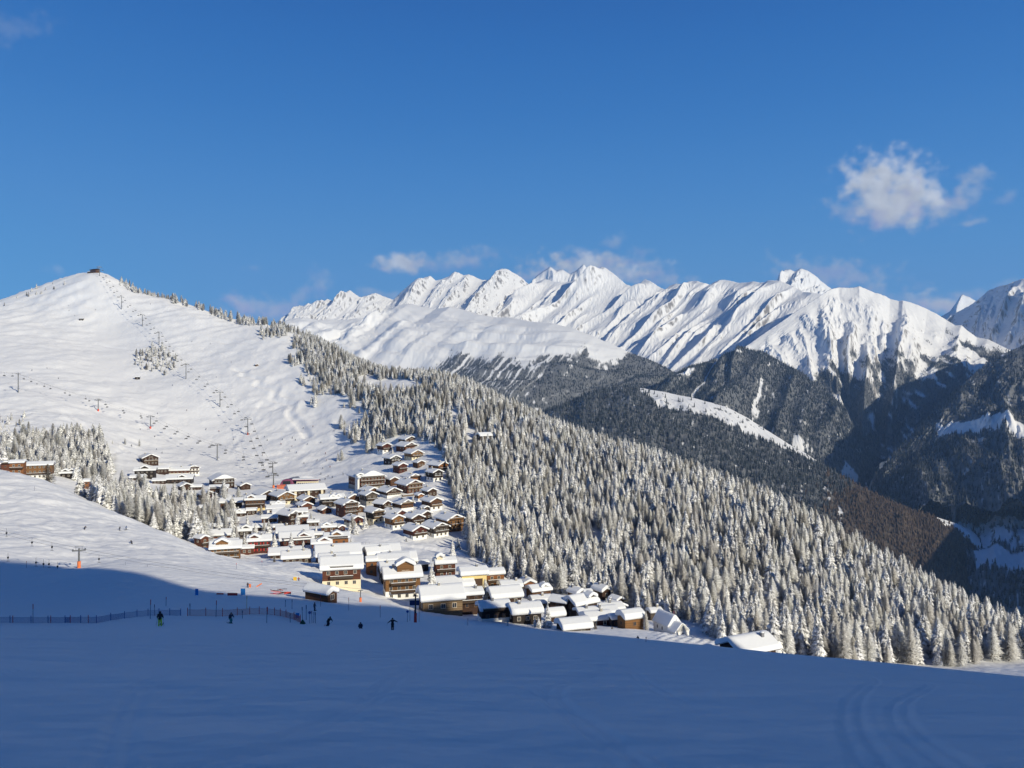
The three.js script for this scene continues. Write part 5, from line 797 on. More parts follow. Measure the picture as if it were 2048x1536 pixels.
{
  const rnd = mulberry(2024), grid = new Map();
  const clear = (x, z) => homes.every(([hx, hz, r]) => Math.hypot(x - hx, z - hz) > r + 1.5);
  const near = (x, z, gap) => { const gx = Math.floor(x / 8), gz = Math.floor(z / 8); for (let i = -1; i <= 1; i++) for (let j = -1; j <= 1; j++) for (const [a, b] of grid.get((gx + i) * 4001 + gz + j) ?? []) if ((a - x) ** 2 + (b - z) ** 2 < gap * gap) return true; return false; };
  const add = (x, z, h, k, label, group) => { const key = Math.floor(x / 8) * 4001 + Math.floor(z / 8); if (!grid.has(key)) grid.set(key, []); grid.get(key).push([x, z]); trees.push({ x, y: height(x, z) - 0.4, z, h, k, spin: rnd() * 6.28, wide: lerp(0.78, 1.22, rnd()), label, group }); };
  const pick = (larch) => rnd() < larch ? 8 + Math.floor(rnd() * 4) : Math.floor(rnd() * 8);
  // single trees of the village: bearing, row of the foot, height in rows, kind, distance when the foot is hidden
  const singles = [
    [160, 1006, 58, 0, 'big snowy spruce standing out left of the tree band', 470], [95, 979, 46, 12, 'brown bare larch in front of the long-roofed golden house', 470],
    [683, 921, 24, 9, 'frosted larch pair-mate alone at the right edge of the ski run'], [676, 922, 22, 1, 'slim dark spruce beside the frosted larch at the ski run edge'],
    [785, 906, 13, 1, 'small fir between the dark red and the reddish chalets, upper cluster'], [853, 957, 25, 8, 'single frosted tree right of the small brown chalet, upper cluster'],
    [826, 1010, 24, 3, 'blue-shaded fir in the snow left of the smallest orange cabin'], [862, 1047, 24, 10, 'thin frosted tree in front of the white-footed chalet by the firs'],
    [905, 1113, 38, 6, 'broad snow-laden fir on the slope below the large golden chalet'], [916, 1098, 26, 5, 'narrow fir behind the broad snow-laden one below the golden chalet'],
    [700, 1066, 24, 0, 'left of two snowy firs in front of the red chalet with the cream panel'], [711, 1068, 26, 2, 'right of two snowy firs in front of the red chalet with the cream panel'],
    [730, 1058, 30, 7, 'tall white tree left of the dark three-storey chalet'], [702, 1091, 18, 1, 'small dark fir right of the orange-brown house'], [710, 1092, 13, 2, 'smaller fir next to the small dark one by the orange-brown house'],
    [732, 1092, 11, 1, 'first of two tiny firs on the open snow'], [739, 1092, 9, 4, 'second and smaller of two tiny firs on the open snow'],
    [622, 1046, 24, 8, 'frosty rounded tree beside the narrow red house'], [632, 1066, 20, 4, 'pair of tangled firs left of the lone brown dormer'],
    [511, 1076, 34, 2, 'leftmost snowy fir of the village-centre row'], [537, 1076, 40, 0, 'tallest snowy fir of the village-centre row'], [549, 1100, 36, 6, 'snow-plastered fir right of the red-shuttered house'],
    [582, 1100, 38, 1, 'lone dark fir in front of the house with the red dormer'], [607, 1094, 16, 7, 'bush-sized white fir below the red dormer'], [528, 1062, 26, 10, 'pale larch behind the village-centre firs'], [495, 1050, 26, 3, 'whitened tree behind the steep-roofed dark house'],
    [652, 1134, 14, 12, 'leafless shrub poking out before the snow roof with the tall chimney'], [548, 1134, 12, 12, 'frosty bush at the corner of the small ski bowl', 325],
    [863, 1190, 66, 6, 'big snow-laden fir between the lower-row chalets'], [893, 1163, 22, 7, 'small white fir in front of the red chalet with the cream tower'], [970, 1210, 54, 9, 'frosted larch in front of the yellow house', 290],
    [1045, 1214, 28, 9, 'twiggy white tree between the brown balcony and the bluish roof', 276], [1095, 1252, 54, 1, 'pointed dark spruce in front of the lower row', 240], [1077, 1252, 26, 5, 'left and lower of two dark firs before the bluish roof', 238], [1070, 1252, 22, 2, 'smallest of the dark firs before the bluish roof', 239], [1015, 1248, 16, 4, 'tiny fir at the piste edge left of the bluish roof', 236],
    [1190, 1268, 16, 12, 'frosty bush in front of the three parallel roofs', 238], [1224, 1262, 9, 12, 'low brown bush below the black shed', 240], [1193, 1214, 28, 8, 'pale frosted tree left of the cabin against the forest', 300], [1212, 1218, 30, 10, 'pale frosted tree right of three small chalets', 300], [1291, 1252, 40, 11, 'thin upright larch between the hay barn and the chapel', 246],
    [1445, 1284, 52, 8, 'white larch at the left corner of the forest near the edge house'], [1465, 1288, 56, 9, 'second white larch behind the edge house'], [1275, 1240, 60, 6, 'tall snowy fir behind the hay barn'],
    [225, 888, 9, 1, 'dark little fir on the snow beside the track above the left wood'], [250, 889, 14, 8, 'rounded frosted tree right of the track, above the left wood'], [279, 893, 16, 9, 'frosted bushy tree alone above the left houses'],
  ];
  for (const [px, py, hp, k, label, dd] of singles) { const d = dd ?? seen(px, py, 200), x = (px - 1024) / F * d; add(x, -d, hp * d / F, k, label); }
  // fill a region of ground with trees: test(px, row, d) gives the chance that a spot bears one
  const fill = (n, px0, px1, d0, d1, gap, h0, h1, larch, group, label, test) => {
    for (let i = 0; i < n; i++) {
      const px = lerp(px0, px1, rnd()), d = Math.sqrt(lerp(d0 * d0, d1 * d1, rnd())), x = (px - 1024) / F * d, y = height(x, -d), row = 768 - y / d * F;
      if (rnd() > test(px, row, d, x)) continue;
      const h = lerp(h0, h1, Math.pow(rnd(), 0.8)) * (rnd() < 0.16 ? 0.62 : 1), g = gap * (0.75 + 0.5 * (h - h0) / (h1 - h0));
      if (near(x, -d, g) || !clear(x, -d)) continue;
      add(x, -d, h, pick(larch + 0.5 * noise(x / 60, d / 60)), label, group);
    }
  };
  const edge = [[545, 690], [575, 720], [610, 790], [640, 835], [700, 885], [735, 912], [765, 888], [800, 872], [850, 884], [884, 908], [892, 962], [912, 1012], [928, 1062], [940, 1115], [1000, 1155], [1080, 1184], [1130, 1196], [1240, 1208], [1290, 1232], [1330, 1236], [1400, 1252], [1436, 1288], [1560, 1312], [1700, 1330], [1900, 1336], [2048, 1322], [2300, 1332]];
  const hole = (px, py, cx, cy, rx, ry) => ((px - cx) / rx) ** 2 + ((py - cy) / ry) ** 2 < 1;
  fill(180000, 520, 2250, 225, 1230, 3.3, 7.5, 15, 0.42, 'trees of the snowy forest right of the village', 'snow-dusted conifer in the dense forest right of the village', (px, py, d, x) => {
    const b = table(edge, 0, 1, px); if (py > b - 3 || (px < 900 && d < 480)) return 0;
    if (hole(px, py, 790, 772, 60, 14) || hole(px, py, 735, 760, 22, 10) || hole(px, py, 962, 888, 34, 10) || hole(px, py, 940, 870, 12, 16) || hole(px, py, 909, 838, 9, 26) || hole(px, py, 1190, 1085, 12, 24) || hole(px, py, 1450, 1250, 26, 12)) return 0;
    const n = fbm(x / 34, d / 50, 3);
    if (px < 745) { const t = smooth(545, 745, px + (py - 700) * -0.35); return clamp(0.10 + t * 0.85 + n * 1.0 - (py > 790 ? 0.35 : 0) - (px < 600 && py > 705 ? 0.25 : 0), 0, 1) * 0.55; }
    return clamp(0.85 + n * 0.8, 0.1, 1);
  });
  fill(9000, -60, 222, 560, 760, 4.6, 11, 17, 0.3, 'trees of the wood at the left edge', 'frosted conifer in the wood at the left edge', (px, py, d) => py < 962 && py > table([[-60, 905], [0, 900], [22, 884], [60, 877], [150, 872], [200, 880], [214, 915], [222, 950]], 0, 1, px) ? 1 : 0);
  const bandLabel = 'snowy conifer in the tree band between the sunlit hump and the village';
  fill(5000, 184, 480, 385, 590, 4.0, 11, 19, 0.4, 'trees of the band between the hump and the village', bandLabel, (px, py, d) => { const rd = table([[170, 398], [250, 380], [330, 356], [420, 330], [480, 320]], 0, 1, px); return d > rd + 10 && d < rd + table([[184, 90], [210, 150], [260, 190], [330, 160], [400, 90], [480, 110]], 0, 1, px) && py > table([[184, 975], [250, 982], [340, 1000], [400, 1030], [480, 1055]], 0, 1, px) && (px < 410 || py < 1092) ? (px < 355 ? 0.95 : 0.35) : 0; });
  fill(900, 345, 470, 400, 560, 4.5, 9, 15, 0.6, 'trees among the village houses', 'frosted tree growing among the village houses', (px, py) => py > 985 && py < 1100 ? 0.25 : 0);
  fill(700, 470, 720, 380, 560, 6, 6, 12, 0.4, 'trees among the village houses', 'frosted tree growing among the village houses', (px, py) => py > 1000 && py < 1095 ? 0.035 : 0);
  const hillGroup = 'small trees scattered on the ski hill';
  fill(1500, 268, 362, 1010, 1200, 7, 7, 13, 0.4, hillGroup, 'small frosted tree on the rocky knoll of the ski hill', (px, py) => (px - 312) ** 2 / 2100 + (py - 720) ** 2 / 900 < 0.75 + 1.3 * noise(px / 22, py / 14) ? 0.6 : 0);
  fill(500, -40, 140, 1380, 1500, 9, 7, 12, 0.3, hillGroup, 'small frosted tree on the hill skyline', (px, py) => py < table([[0, 606], [50, 592], [140, 560]], 0, 1, px) + 9 ? 0.06 : 0);
  fill(1600, 240, 345, 1420, 1500, 7, 8, 14, 0.3, hillGroup, 'small frosted tree on the hill skyline', (px, py) => (py < table([[240, 566], [290, 594], [345, 606]], 0, 1, px) + 5 ? 0.3 : 0));
  fill(2500, 345, 560, 1230, 1440, 6, 9, 16, 0.4, hillGroup, 'small frosted tree on the hill skyline', (px, py) => (py < table([[345, 604], [400, 618], [470, 643], [560, 668]], 0, 1, px) + 4 && noise(px / 14, 3) > -0.12 && (px > 392 || px < 375) && !(px > 462 && px < 474) ? 0.6 : 0));
  fill(300, -20, 60, 660, 760, 8, 5, 11, 0.4, hillGroup, 'small frosted tree above the left wood', (px, py) => py < 880 ? 0.35 : 0);
}
// the three hundred that show largest stand as trees of their own; the rest of each wood is one mass
{
  trees.forEach(t => { t.size = t.label && !t.group ? 1e9 : t.h / Math.hypot(t.x, t.y, t.z); });
  const order = [...trees].sort((a, b) => b.size - a.size), own = new Set(order.filter(t => t.size < 1e9).slice(0, 250));
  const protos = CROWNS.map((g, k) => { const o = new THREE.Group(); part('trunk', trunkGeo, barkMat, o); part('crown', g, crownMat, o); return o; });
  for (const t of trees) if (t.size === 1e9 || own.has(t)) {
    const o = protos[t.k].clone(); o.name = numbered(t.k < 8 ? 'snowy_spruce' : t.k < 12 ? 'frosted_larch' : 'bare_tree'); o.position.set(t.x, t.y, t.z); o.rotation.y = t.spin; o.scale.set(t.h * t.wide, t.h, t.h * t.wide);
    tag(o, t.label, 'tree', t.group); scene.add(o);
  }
  const M = new THREE.Matrix4(), q = new THREE.Quaternion(), up = new THREE.Vector3(0, 1, 0), C = new THREE.Color(), rnd = mulberry(8);
  const groups = [...new Set(trees.map(t => t.group).filter(Boolean))], nm = ['forest', 'left_wood', 'tree_band', 'village_trees', 'hill_trees'];
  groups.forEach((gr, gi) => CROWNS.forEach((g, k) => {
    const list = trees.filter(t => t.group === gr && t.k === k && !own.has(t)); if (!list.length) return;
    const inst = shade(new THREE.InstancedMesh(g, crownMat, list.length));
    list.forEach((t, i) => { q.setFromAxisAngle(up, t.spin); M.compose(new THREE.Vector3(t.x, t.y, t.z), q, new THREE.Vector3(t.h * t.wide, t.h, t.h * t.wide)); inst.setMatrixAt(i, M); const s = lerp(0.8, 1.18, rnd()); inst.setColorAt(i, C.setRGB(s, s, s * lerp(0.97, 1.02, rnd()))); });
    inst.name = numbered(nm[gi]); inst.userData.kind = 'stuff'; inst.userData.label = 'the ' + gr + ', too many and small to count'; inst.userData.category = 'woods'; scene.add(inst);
  }));
  console.log('trees', trees.length, groups.map(g => trees.filter(t => t.group === g).length));
}
// ───────────── chairlifts ─────────────
const steel = mat(0.16, 0.165, 0.17, 0.5, { metalness: 0.3 }), padRed = mat(0.62, 0.09, 0.05), padOrange = mat(0.75, 0.2, 0.07), black = mat(0.02, 0.02, 0.022, 0.6), seatMat = mat(0.035, 0.037, 0.042, 0.6), rope = mat(0.12, 0.12, 0.12, 0.5);
function tube(a, b, r, sides = 6) { const d = b.clone().sub(a), L = d.length(), g = new THREE.CylinderGeometry(r, r, L, sides); g.applyQuaternion(new THREE.Quaternion().setFromUnitVectors(new THREE.Vector3(0, 1, 0), d.normalize())); const m = a.clone().add(b).multiplyScalar(0.5); return g.translate(m.x, m.y, m.z); }
const V = (x, y, z) => new THREE.Vector3(x, y, z);
const LIFTS = [
  ['right', [[547, 948, 976, 'o', 'the lowest tower of the hilltop chairlift, right beside the lift station'], [495.5, 836.5, 869.5, 'r', 'second tower of the hilltop chairlift, with red padded foot, in the middle of the run'], [440, 783, 813.5, '', 'third tower of the hilltop chairlift, standing on the open run'], [372, 727.5, 758, '', 'tower of the hilltop chairlift below the rocky knoll'], [318, 664, 690, '', 'tower of the hilltop chairlift at the top of the rocky knoll'], [285, 629, 652.5, '', 'tower of the hilltop chairlift above the rocky knoll'], [243, 593, 618.5, '', 'tower of the hilltop chairlift on the steep upper slope'], [199, 533, 552, '', 'topmost tower of the hilltop chairlift beside the station']], 30],
  ['left', [[545.5, 924, 946.5, '', 'short tower of the left chairlift just above the lift station'], [434.5, 888, 919.5, '', 'tower of the left chairlift between the village and the run'], [301, 831.5, 857, 'r', 'tower of the left chairlift with red foot, right of the left wood'], [196.5, 798, 822, 'r', 'tower of the left chairlift with red foot, above the left wood'], [36.5, 746, 785, '', 'tall tower of the left chairlift at the left edge'], [-130, 720, 752, '', 'tower of the left chairlift outside the left edge']], 26],
];
const chairProto = (() => {
  const o = new THREE.Group();
  part('hanger', merge([box(0.09, 3.0, 0.09, 0, -1.5, 0), box(0.3, 0.2, 0.3, 0, 0, 0), box(2.9, 0.08, 0.08, 0, -2.6, -0.2)]), steel, o);
  part('seat', merge([box(3.0, 0.14, 0.62, 0, -3.6, 0.1), box(3.0, 0.08, 0.1, 0, -4.0, 0.5)]), seatMat, o);
  part('backrest', box(3.0, 0.75, 0.1, 0, -3.2, -0.22), seatMat, o);
  return o;
})();
for (const [which, list, gap] of LIFTS) {
  const pts = list.map(([px, top, foot]) => { const d = px < 0 ? 760 : seen(px, foot, 420), b = at(px, foot, d); return { b, h: (foot - top) / F * d, d }; });
  const tops = [];
  pts.forEach((p, i) => {
    const nx = pts[Math.min(i + 1, pts.length - 1)].b, pv = pts[Math.max(i - 1, 0)].b, turn = Math.atan2(nx.x - pv.x, nx.z - pv.z), [px, , , pad, label] = list[i], h = p.h;
    const t = thing('lift_tower', label, 'lift tower', p.b, turn, which === 'right' ? 'towers of the hilltop chairlift' : 'towers of the left chairlift');
    part('mast', new THREE.CylinderGeometry(0.38, 0.6, h + 3, 10).translate(0, (h - 3) / 2, 0), steel, t);
    part('crossarm', merge([box(7.2, 0.42, 0.42, 0, h - 1.2, 0)]), steel, t);
    for (const s of [-1, 1]) part('sheave_train', merge([box(0.4, 0.45, 4.4, s * 3.4, h - 0.9, 0), box(0.9, 0.1, 3.4, s * 3.4, h - 1.7, 0)]), steel, t);
    part('lifting_frame', merge([box(0.16, 1.6, 0.16, -1.6, h - 0.3, 0), box(0.16, 1.6, 0.16, 1.6, h - 0.3, 0), box(6.2, 0.18, 0.18, 0, h + 0.5, 0)]), steel, t);
    if (pad) part('foot_pad', new THREE.CylinderGeometry(0.85, 0.85, 2.6, 10).translate(0, 0.9, 0), pad === 'r' ? padRed : padOrange, t);
    tops.push([-1, 1].map(s => V(s * 3.4, h - 0.6, 0).applyAxisAngle(V(0, 1, 0), turn).add(p.b)));
  });
  const strands = [], places = [];
  for (let i = 0; i < tops.length - 1; i++) for (const s of [0, 1]) {
    const a = tops[i][s], b = tops[i + 1][s], L = a.distanceTo(b), sag = L * 0.018, curve = t => a.clone().lerp(b, t).add(V(0, -sag * 4 * t * (1 - t), 0));
    const cp = []; for (let k = 0; k <= 8; k++) cp.push(curve(k / 8));
    strands.push(new THREE.TubeGeometry(new THREE.CatmullRomCurve3(cp), 12, 0.05, 4));
    const n = Math.max(1, Math.round(L / gap)); for (let k = 0; k < n; k++) places.push([curve((k + (s ? 0.35 : 0.7)) / n), Math.atan2(b.x - a.x, b.z - a.z) + (s ? 0 : Math.PI)]);
  }
  const r = shade(new THREE.Mesh(mergeGeometries(strands), rope)); r.name = numbered('haul_rope'); tag(r, which === 'right' ? 'haul rope of the chairlift up to the hilltop' : 'haul rope of the chairlift leaving the view on the left', 'cable'); scene.add(r);
  for (const [p, turn] of places) {
    const o = chairProto.clone(); o.name = numbered('lift_chair'); o.position.copy(p); o.rotation.y = turn; scene.add(o);
    tag(o, which === 'right' ? 'small empty chair hanging from the chairlift up to the hilltop' : 'small empty chair hanging from the left chairlift above the wood', 'lift chair', which === 'right' ? 'chairs of the hilltop chairlift' : 'chairs of the left chairlift');
  }
}
// the drag lift on the sunlit hump
{
  const d = seen(158, 1136, 180, 300), b = at(158, 1136, d), m = d / F, h = 39 * m, t = thing('drag_lift_tower', 'grey drag lift tower with an orange padded foot on the sunlit hump', 'lift tower', b, 0.5);
  part('mast', new THREE.CylinderGeometry(0.22, 0.34, h + 2, 10).translate(0.0, (h - 2) / 2, 0), steel, t);
  part('crossarm', merge([box(3.4, 0.3, 0.3, 0, h - 0.6, 0), box(0.4, 0.3, 1.8, -1.6, h - 0.4, 0), box(0.4, 0.3, 1.8, 1.6, h - 0.4, 0)]), steel, t);
  part('lifting_frame', merge([box(0.1, 1.1, 0.1, -0.8, h + 0.1, 0), box(0.1, 1.1, 0.1, 0.8, h + 0.1, 0), box(2.4, 0.1, 0.1, 0, h + 0.65, 0)]), steel, t);
  part('foot_pad', new THREE.CylinderGeometry(0.5, 0.5, 2.1, 10).translate(0, 0.95, 0), padOrange, t);
  const d2 = seen(721, 1204, 150, 300), b2 = at(721, 1204, d2), m2 = d2 / F, t2 = thing('drag_lift_tower', 'slim drag lift post with an orange foot in front of the cream-based chalet', 'lift tower', b2, 0.5);
  part('mast', new THREE.CylinderGeometry(0.14, 0.16, 25 * m2, 8).translate(0, 11 * m2, 0), steel, t2); part('foot_pad', new THREE.CylinderGeometry(0.32, 0.32, 10 * m2, 8).translate(0, 4 * m2, 0), padOrange, t2); part('crossarm', box(1.4, 0.18, 0.2, 0, 23 * m2, 0), steel, t2);
  const left = at(-60, 1046, 236), top = b.clone().add(V(0, h - 0.3, 0)), end = b2.clone().add(V(0, 23 * m2, 0)), g = [];
  for (const [p, q] of [[left, top], [top, end]]) for (const s of [-1.4, 1.4]) { const c = []; for (let k = 0; k <= 10; k++) { const v = p.clone().lerp(q, k / 10); v.y -= 4 * (k / 10) * (1 - k / 10) * p.distanceTo(q) * 0.012; v.z += s; c.push(v); } g.push(new THREE.TubeGeometry(new THREE.CatmullRomCurve3(c), 16, 0.03, 4)); }
  const r = shade(new THREE.Mesh(mergeGeometries(g), rope)); r.name = numbered('haul_rope'); tag(r, 'thin haul rope of the drag lift across the sunlit hump', 'cable'); scene.add(r);
  const bar = new THREE.Group(); part('spring_box', box(0.34, 0.5, 0.34, 0, -0.3, 0), black, bar); part('cord', box(0.05, 1.2, 0.05, 0, 0.5, 0), rope, bar); part('bar', merge([box(0.06, 0.9, 0.06, 0, -0.9, 0), box(0.9, 0.07, 0.07, 0, -1.35, 0)]), black, bar);
  for (const [px, py] of [[13, 1064], [64, 1083], [104, 1092], [198, 1116], [251, 1131], [295, 1137], [391, 1157], [72, 1123], [87, 1126], [98, 1126], [115, 1131], [353, 1151], [16, 1113]]) { const o = bar.clone(); o.name = numbered('drag_lift_bar'); o.position.copy(at(px, py, d - 4)); scene.add(o); tag(o, 'small dark drag lift bar hanging over the sunlit hump', 'lift bar', 'bars of the drag lift'); }
}
// ───────────── people ─────────────
// a body is one skin drawn over a skeleton of tapered bones
function figure(J, colors) {
  const bones = [['head', 'head', 0.105, 0.095], ['neck', 'head', 0.065, 0.07], ['chest', 'neck', 0.165, 0.09], ['pelvis', 'chest', 0.15, 0.175], ['shL', 'shR', 0.095, 0.095]];
  for (const s of ['L', 'R']) bones.push(['sh' + s, 'el' + s, 0.08, 0.062], ['el' + s, 'ha' + s, 0.06, 0.05], ['hi' + s, 'kn' + s, 0.11, 0.082], ['kn' + s, 'an' + s, 0.085, 0.07], ['an' + s, 'to' + s, 0.075, 0.065], ['pelvis', 'hi' + s, 0.13, 0.12]);
  const N = 60, half = 1.08, mc = new MarchingCubes(N, new THREE.MeshBasicMaterial(), false, false, 30000), B = bones.map(([a, b, r0, r1]) => [...J[a], ...J[b], r0, r1]);
  mc.isolation = 0;
  for (let z = 0; z < N; z++) for (let y = 0; y < N; y++) for (let x = 0; x < N; x++) {
    const X = (x / N * 2 - 1) * half, Y = (y / N * 2 - 1) * half + 0.9, Z = (z / N * 2 - 1) * half; let s = 0;
    for (const [ax, ay, az, bx, by, bz, r0, r1] of B) { const dx = bx - ax, dy = by - ay, dz = bz - az, l = dx * dx + dy * dy + dz * dz + 1e-9, t = clamp(((X - ax) * dx + (Y - ay) * dy + (Z - az) * dz) / l, 0, 1); const q = Math.hypot(X - ax - dx * t, Y - ay - dy * t, Z - az - dz * t) - lerp(r0, r1, t); if (q < 0.5) s += Math.exp(-q * 34); }
    mc.field[x + y * N + z * N * N] = s > 0 ? Math.log(s) / 34 : -0.5;
  }
  mc.update();
  const n = mc.count ?? mc.geometry.drawRange.count, p = new Float32Array(mc.positionArray.slice(0, n * 3)), nn = new Float32Array(mc.normalArray.slice(0, n * 3)), c = new Float32Array(n * 3);
  const dist = (P, a, b) => { const d = b.map((q, i) => q - a[i]), l = d[0] ** 2 + d[1] ** 2 + d[2] ** 2 + 1e-9, t = clamp((P[0] - a[0]) * d[0] / l + (P[1] - a[1]) * d[1] / l + (P[2] - a[2]) * d[2] / l, 0, 1); return Math.hypot(...P.map((q, i) => q - a[i] - d[i] * t)); };
  for (let i = 0; i < n; i++) {
    p[i * 3] *= half; p[i * 3 + 1] = p[i * 3 + 1] * half + 0.9; p[i * 3 + 2] *= half; const P = [p[i * 3], p[i * 3 + 1], p[i * 3 + 2]];
    const legs = Math.min(...['L', 'R'].map(s => Math.min(dist(P, J['hi' + s], J['kn' + s]) - 0.02, dist(P, J['kn' + s], J['an' + s])))), feet = Math.min(...['L', 'R'].map(s => dist(P, J['an' + s], J['to' + s]))), head = dist(P, J.head, J.neck) , hand = Math.min(...['L', 'R'].map(s => dist(P, J['ha' + s], J['ha' + s]))), torso = Math.min(dist(P, J.pelvis, J.chest) - 0.07, dist(P, J.chest, J.neck) - 0.06, ...['L', 'R'].map(s => Math.min(dist(P, J['sh' + s], J['el' + s]), dist(P, J['el' + s], J['ha' + s]))));
    const face = head < 0.13 && P[1] > J.head[1] - 0.11 && (P[2] - J.head[2]) * (J.look ?? 1) > 0.045 && P[1] < J.head[1] + 0.02;
    const k = face ? [0.45, 0.27, 0.2] : feet < 0.09 ? [0.03, 0.03, 0.035] : hand < 0.09 ? [0.025, 0.025, 0.03] : head < 0.12 && P[1] > J.neck[1] + 0.05 ? colors[0] : legs < torso ? colors[2] : colors[1];
    c.set(k, i * 3);
  }
  const g = new THREE.BufferGeometry(); g.setAttribute('position', new THREE.BufferAttribute(p, 3)); g.setAttribute('normal', new THREE.BufferAttribute(nn, 3)); g.setAttribute('color', new THREE.BufferAttribute(c, 3)); return g;
}
const POSES = {
  stand: { head: [0, 1.60, 0.04], neck: [0, 1.44, 0], chest: [0, 1.22, 0.0], pelvis: [0, 0.94, -0.02], shL: [-0.19, 1.38, 0], shR: [0.19, 1.38, 0], elL: [-0.30, 1.12, 0.02], elR: [0.30, 1.12, 0.02], haL: [-0.32, 0.92, 0.2], haR: [0.32, 0.92, 0.2], hiL: [-0.10, 0.88, 0], hiR: [0.10, 0.88, 0], knL: [-0.13, 0.48, 0.07], knR: [0.13, 0.48, 0.07], anL: [-0.14, 0.1, 0], anR: [0.14, 0.1, 0], toL: [-0.14, 0.06, 0.17], toR: [0.14, 0.06, 0.17] },
  glide: { head: [0, 1.47, 0.20], neck: [0, 1.32, 0.15], chest: [0, 1.12, 0.08], pelvis: [0, 0.84, -0.10], shL: [-0.19, 1.26, 0.12], shR: [0.19, 1.26, 0.12], elL: [-0.32, 1.02, 0.14], elR: [0.32, 1.02, 0.14], haL: [-0.30, 0.92, 0.38], haR: [0.30, 0.92, 0.38], hiL: [-0.10, 0.80, -0.08], hiR: [0.10, 0.80, -0.08], knL: [-0.12, 0.46, 0.16], knR: [0.12, 0.46, 0.16], anL: [-0.12, 0.1, 0], anR: [0.12, 0.1, 0], toL: [-0.12, 0.06, 0.18], toR: [0.12, 0.06, 0.18] },
  carve: { head: [0.16, 1.24, 0.22], neck: [0.13, 1.10, 0.16], chest: [0.08, 0.93, 0.08], pelvis: [-0.02, 0.68, -0.12], shL: [-0.06, 1.05, 0.10], shR: [0.31, 1.03, 0.12], elL: [-0.24, 0.86, 0.12], elR: [0.46, 0.82, 0.14], haL: [-0.30, 0.78, 0.36], haR: [0.44, 0.70, 0.36], hiL: [-0.11, 0.65, -0.10], hiR: [0.08, 0.63, -0.10], knL: [-0.22, 0.40, 0.16], knR: [0.02, 0.34, 0.18], anL: [-0.32, 0.1, 0], anR: [-0.08, 0.1, 0], toL: [-0.32, 0.06, 0.18], toR: [-0.08, 0.06, 0.18] },
  spread: { head: [0, 1.58, 0.06], neck: [0, 1.42, 0.02], chest: [0, 1.20, 0.0], pelvis: [0, 0.92, -0.03], shL: [-0.19, 1.36, 0], shR: [0.19, 1.36, 0], elL: [-0.44, 1.22, 0.05], elR: [0.42, 1.26, 0.05], haL: [-0.66, 1.08, 0.1], haR: [0.66, 1.16, 0.12], hiL: [-0.10, 0.86, 0], hiR: [0.10, 0.86, 0], knL: [-0.11, 0.48, 0.09], knR: [0.11, 0.48, 0.09], anL: [-0.11, 0.1, 0], anR: [0.11, 0.1, 0], toL: [-0.11, 0.06, 0.17], toR: [0.11, 0.06, 0.17] },
  sit: { head: [0, 0.82, 0.02], neck: [0, 0.66, -0.02], chest: [0, 0.46, -0.05], pelvis: [0, 0.20, -0.08], shL: [-0.19, 0.60, -0.02], shR: [0.19, 0.60, -0.02], elL: [-0.30, 0.38, 0.06], elR: [0.30, 0.38, 0.06], haL: [-0.22, 0.34, 0.30], haR: [0.22, 0.34, 0.30], hiL: [-0.11, 0.18, -0.02], hiR: [0.11, 0.18, -0.02], knL: [-0.16, 0.44, 0.32], knR: [0.16, 0.44, 0.32], anL: [-0.15, 0.1, 0.52], anR: [0.15, 0.1, 0.52], toL: [-0.15, 0.14, 0.68], toR: [0.15, 0.14, 0.68] },
};
const clothMat = new THREE.MeshStandardMaterial({ color: 0xffffff, vertexColors: true, roughness: 0.8 });
const skiGeo = (() => { const s = new THREE.Shape(); s.moveTo(-0.85, 0); s.lineTo(0.7, 0); s.quadraticCurveTo(0.86, 0.01, 0.95, 0.10); s.lineTo(0.94, 0.115); s.quadraticCurveTo(0.84, 0.03, 0.7, 0.018); s.lineTo(-0.85, 0.018); s.closePath(); return new THREE.ExtrudeGeometry(s, { depth: 0.09, bevelEnabled: false }).translate(0, 0, -0.045).rotateY(-Math.PI / 2); })();
const poleGeo = new THREE.CylinderGeometry(0.012, 0.009, 1.15, 6).translate(0, -0.5, 0);
function person(pose, colors, skiMat, gear = 'ski') {
  const o = new THREE.Group(), J = POSES[pose];
  part('body', figure(J, colors), clothMat, o);
  const helm = part('helmet', new THREE.SphereGeometry(0.135, 12, 8, 0, 6.3, 0, 1.75), mat(...colors[0], 0.4), o); helm.position.set(J.head[0], J.head[1] + 0.035, J.head[2] - 0.01);
  if (gear === 'ski') for (const s of ['L', 'R']) {
    const k = part('ski', skiGeo, skiMat, o); k.position.set(J['an' + s][0], pose === 'sit' ? 0.1 : 0.01, J['an' + s][2] + 0.05);
    const q = part('ski_pole', poleGeo, black, o); q.position.set(...J['ha' + s]); q.rotation.x = pose === 'stand' ? 0.25 : 0.95; q.rotation.z = s === 'L' ? -0.12 : 0.12;
  } else if (gear === 'board') { const k = part('snowboard', new THREE.CapsuleGeometry(0.14, 1.2, 4, 12).scale(1, 1, 0.12).rotateX(Math.PI / 2), skiMat, o); k.rotation.y = Math.PI / 2; k.position.set(0, 0.015, 0.03); }
  return o;
}
function put(o, name, px, py, turn, label, cat, group, d = seen(px, py, 6)) { o.name = numbered(name); o.position.copy(at(px, py, d)); o.rotation.y = turn; tag(o, label, cat, group); scene.add(o); return o; }
const K = [0.015, 0.016, 0.02], NAVY = [0.02, 0.03, 0.07];
put(person('stand', [K, K, [0.42, 0.62, 0.05]], black), 'person', 320, 1252.5, Math.PI + 0.2, 'skier in a black jacket and lime-yellow trousers seen from behind by the blue net', 'person').scale.setScalar(1.04);
put(person('glide', [NAVY, NAVY, [0.03, 0.24, 0.24]], black), 'person', 461, 1247, 0.9, 'skier in dark jacket and teal trousers in front of the red net', 'person');
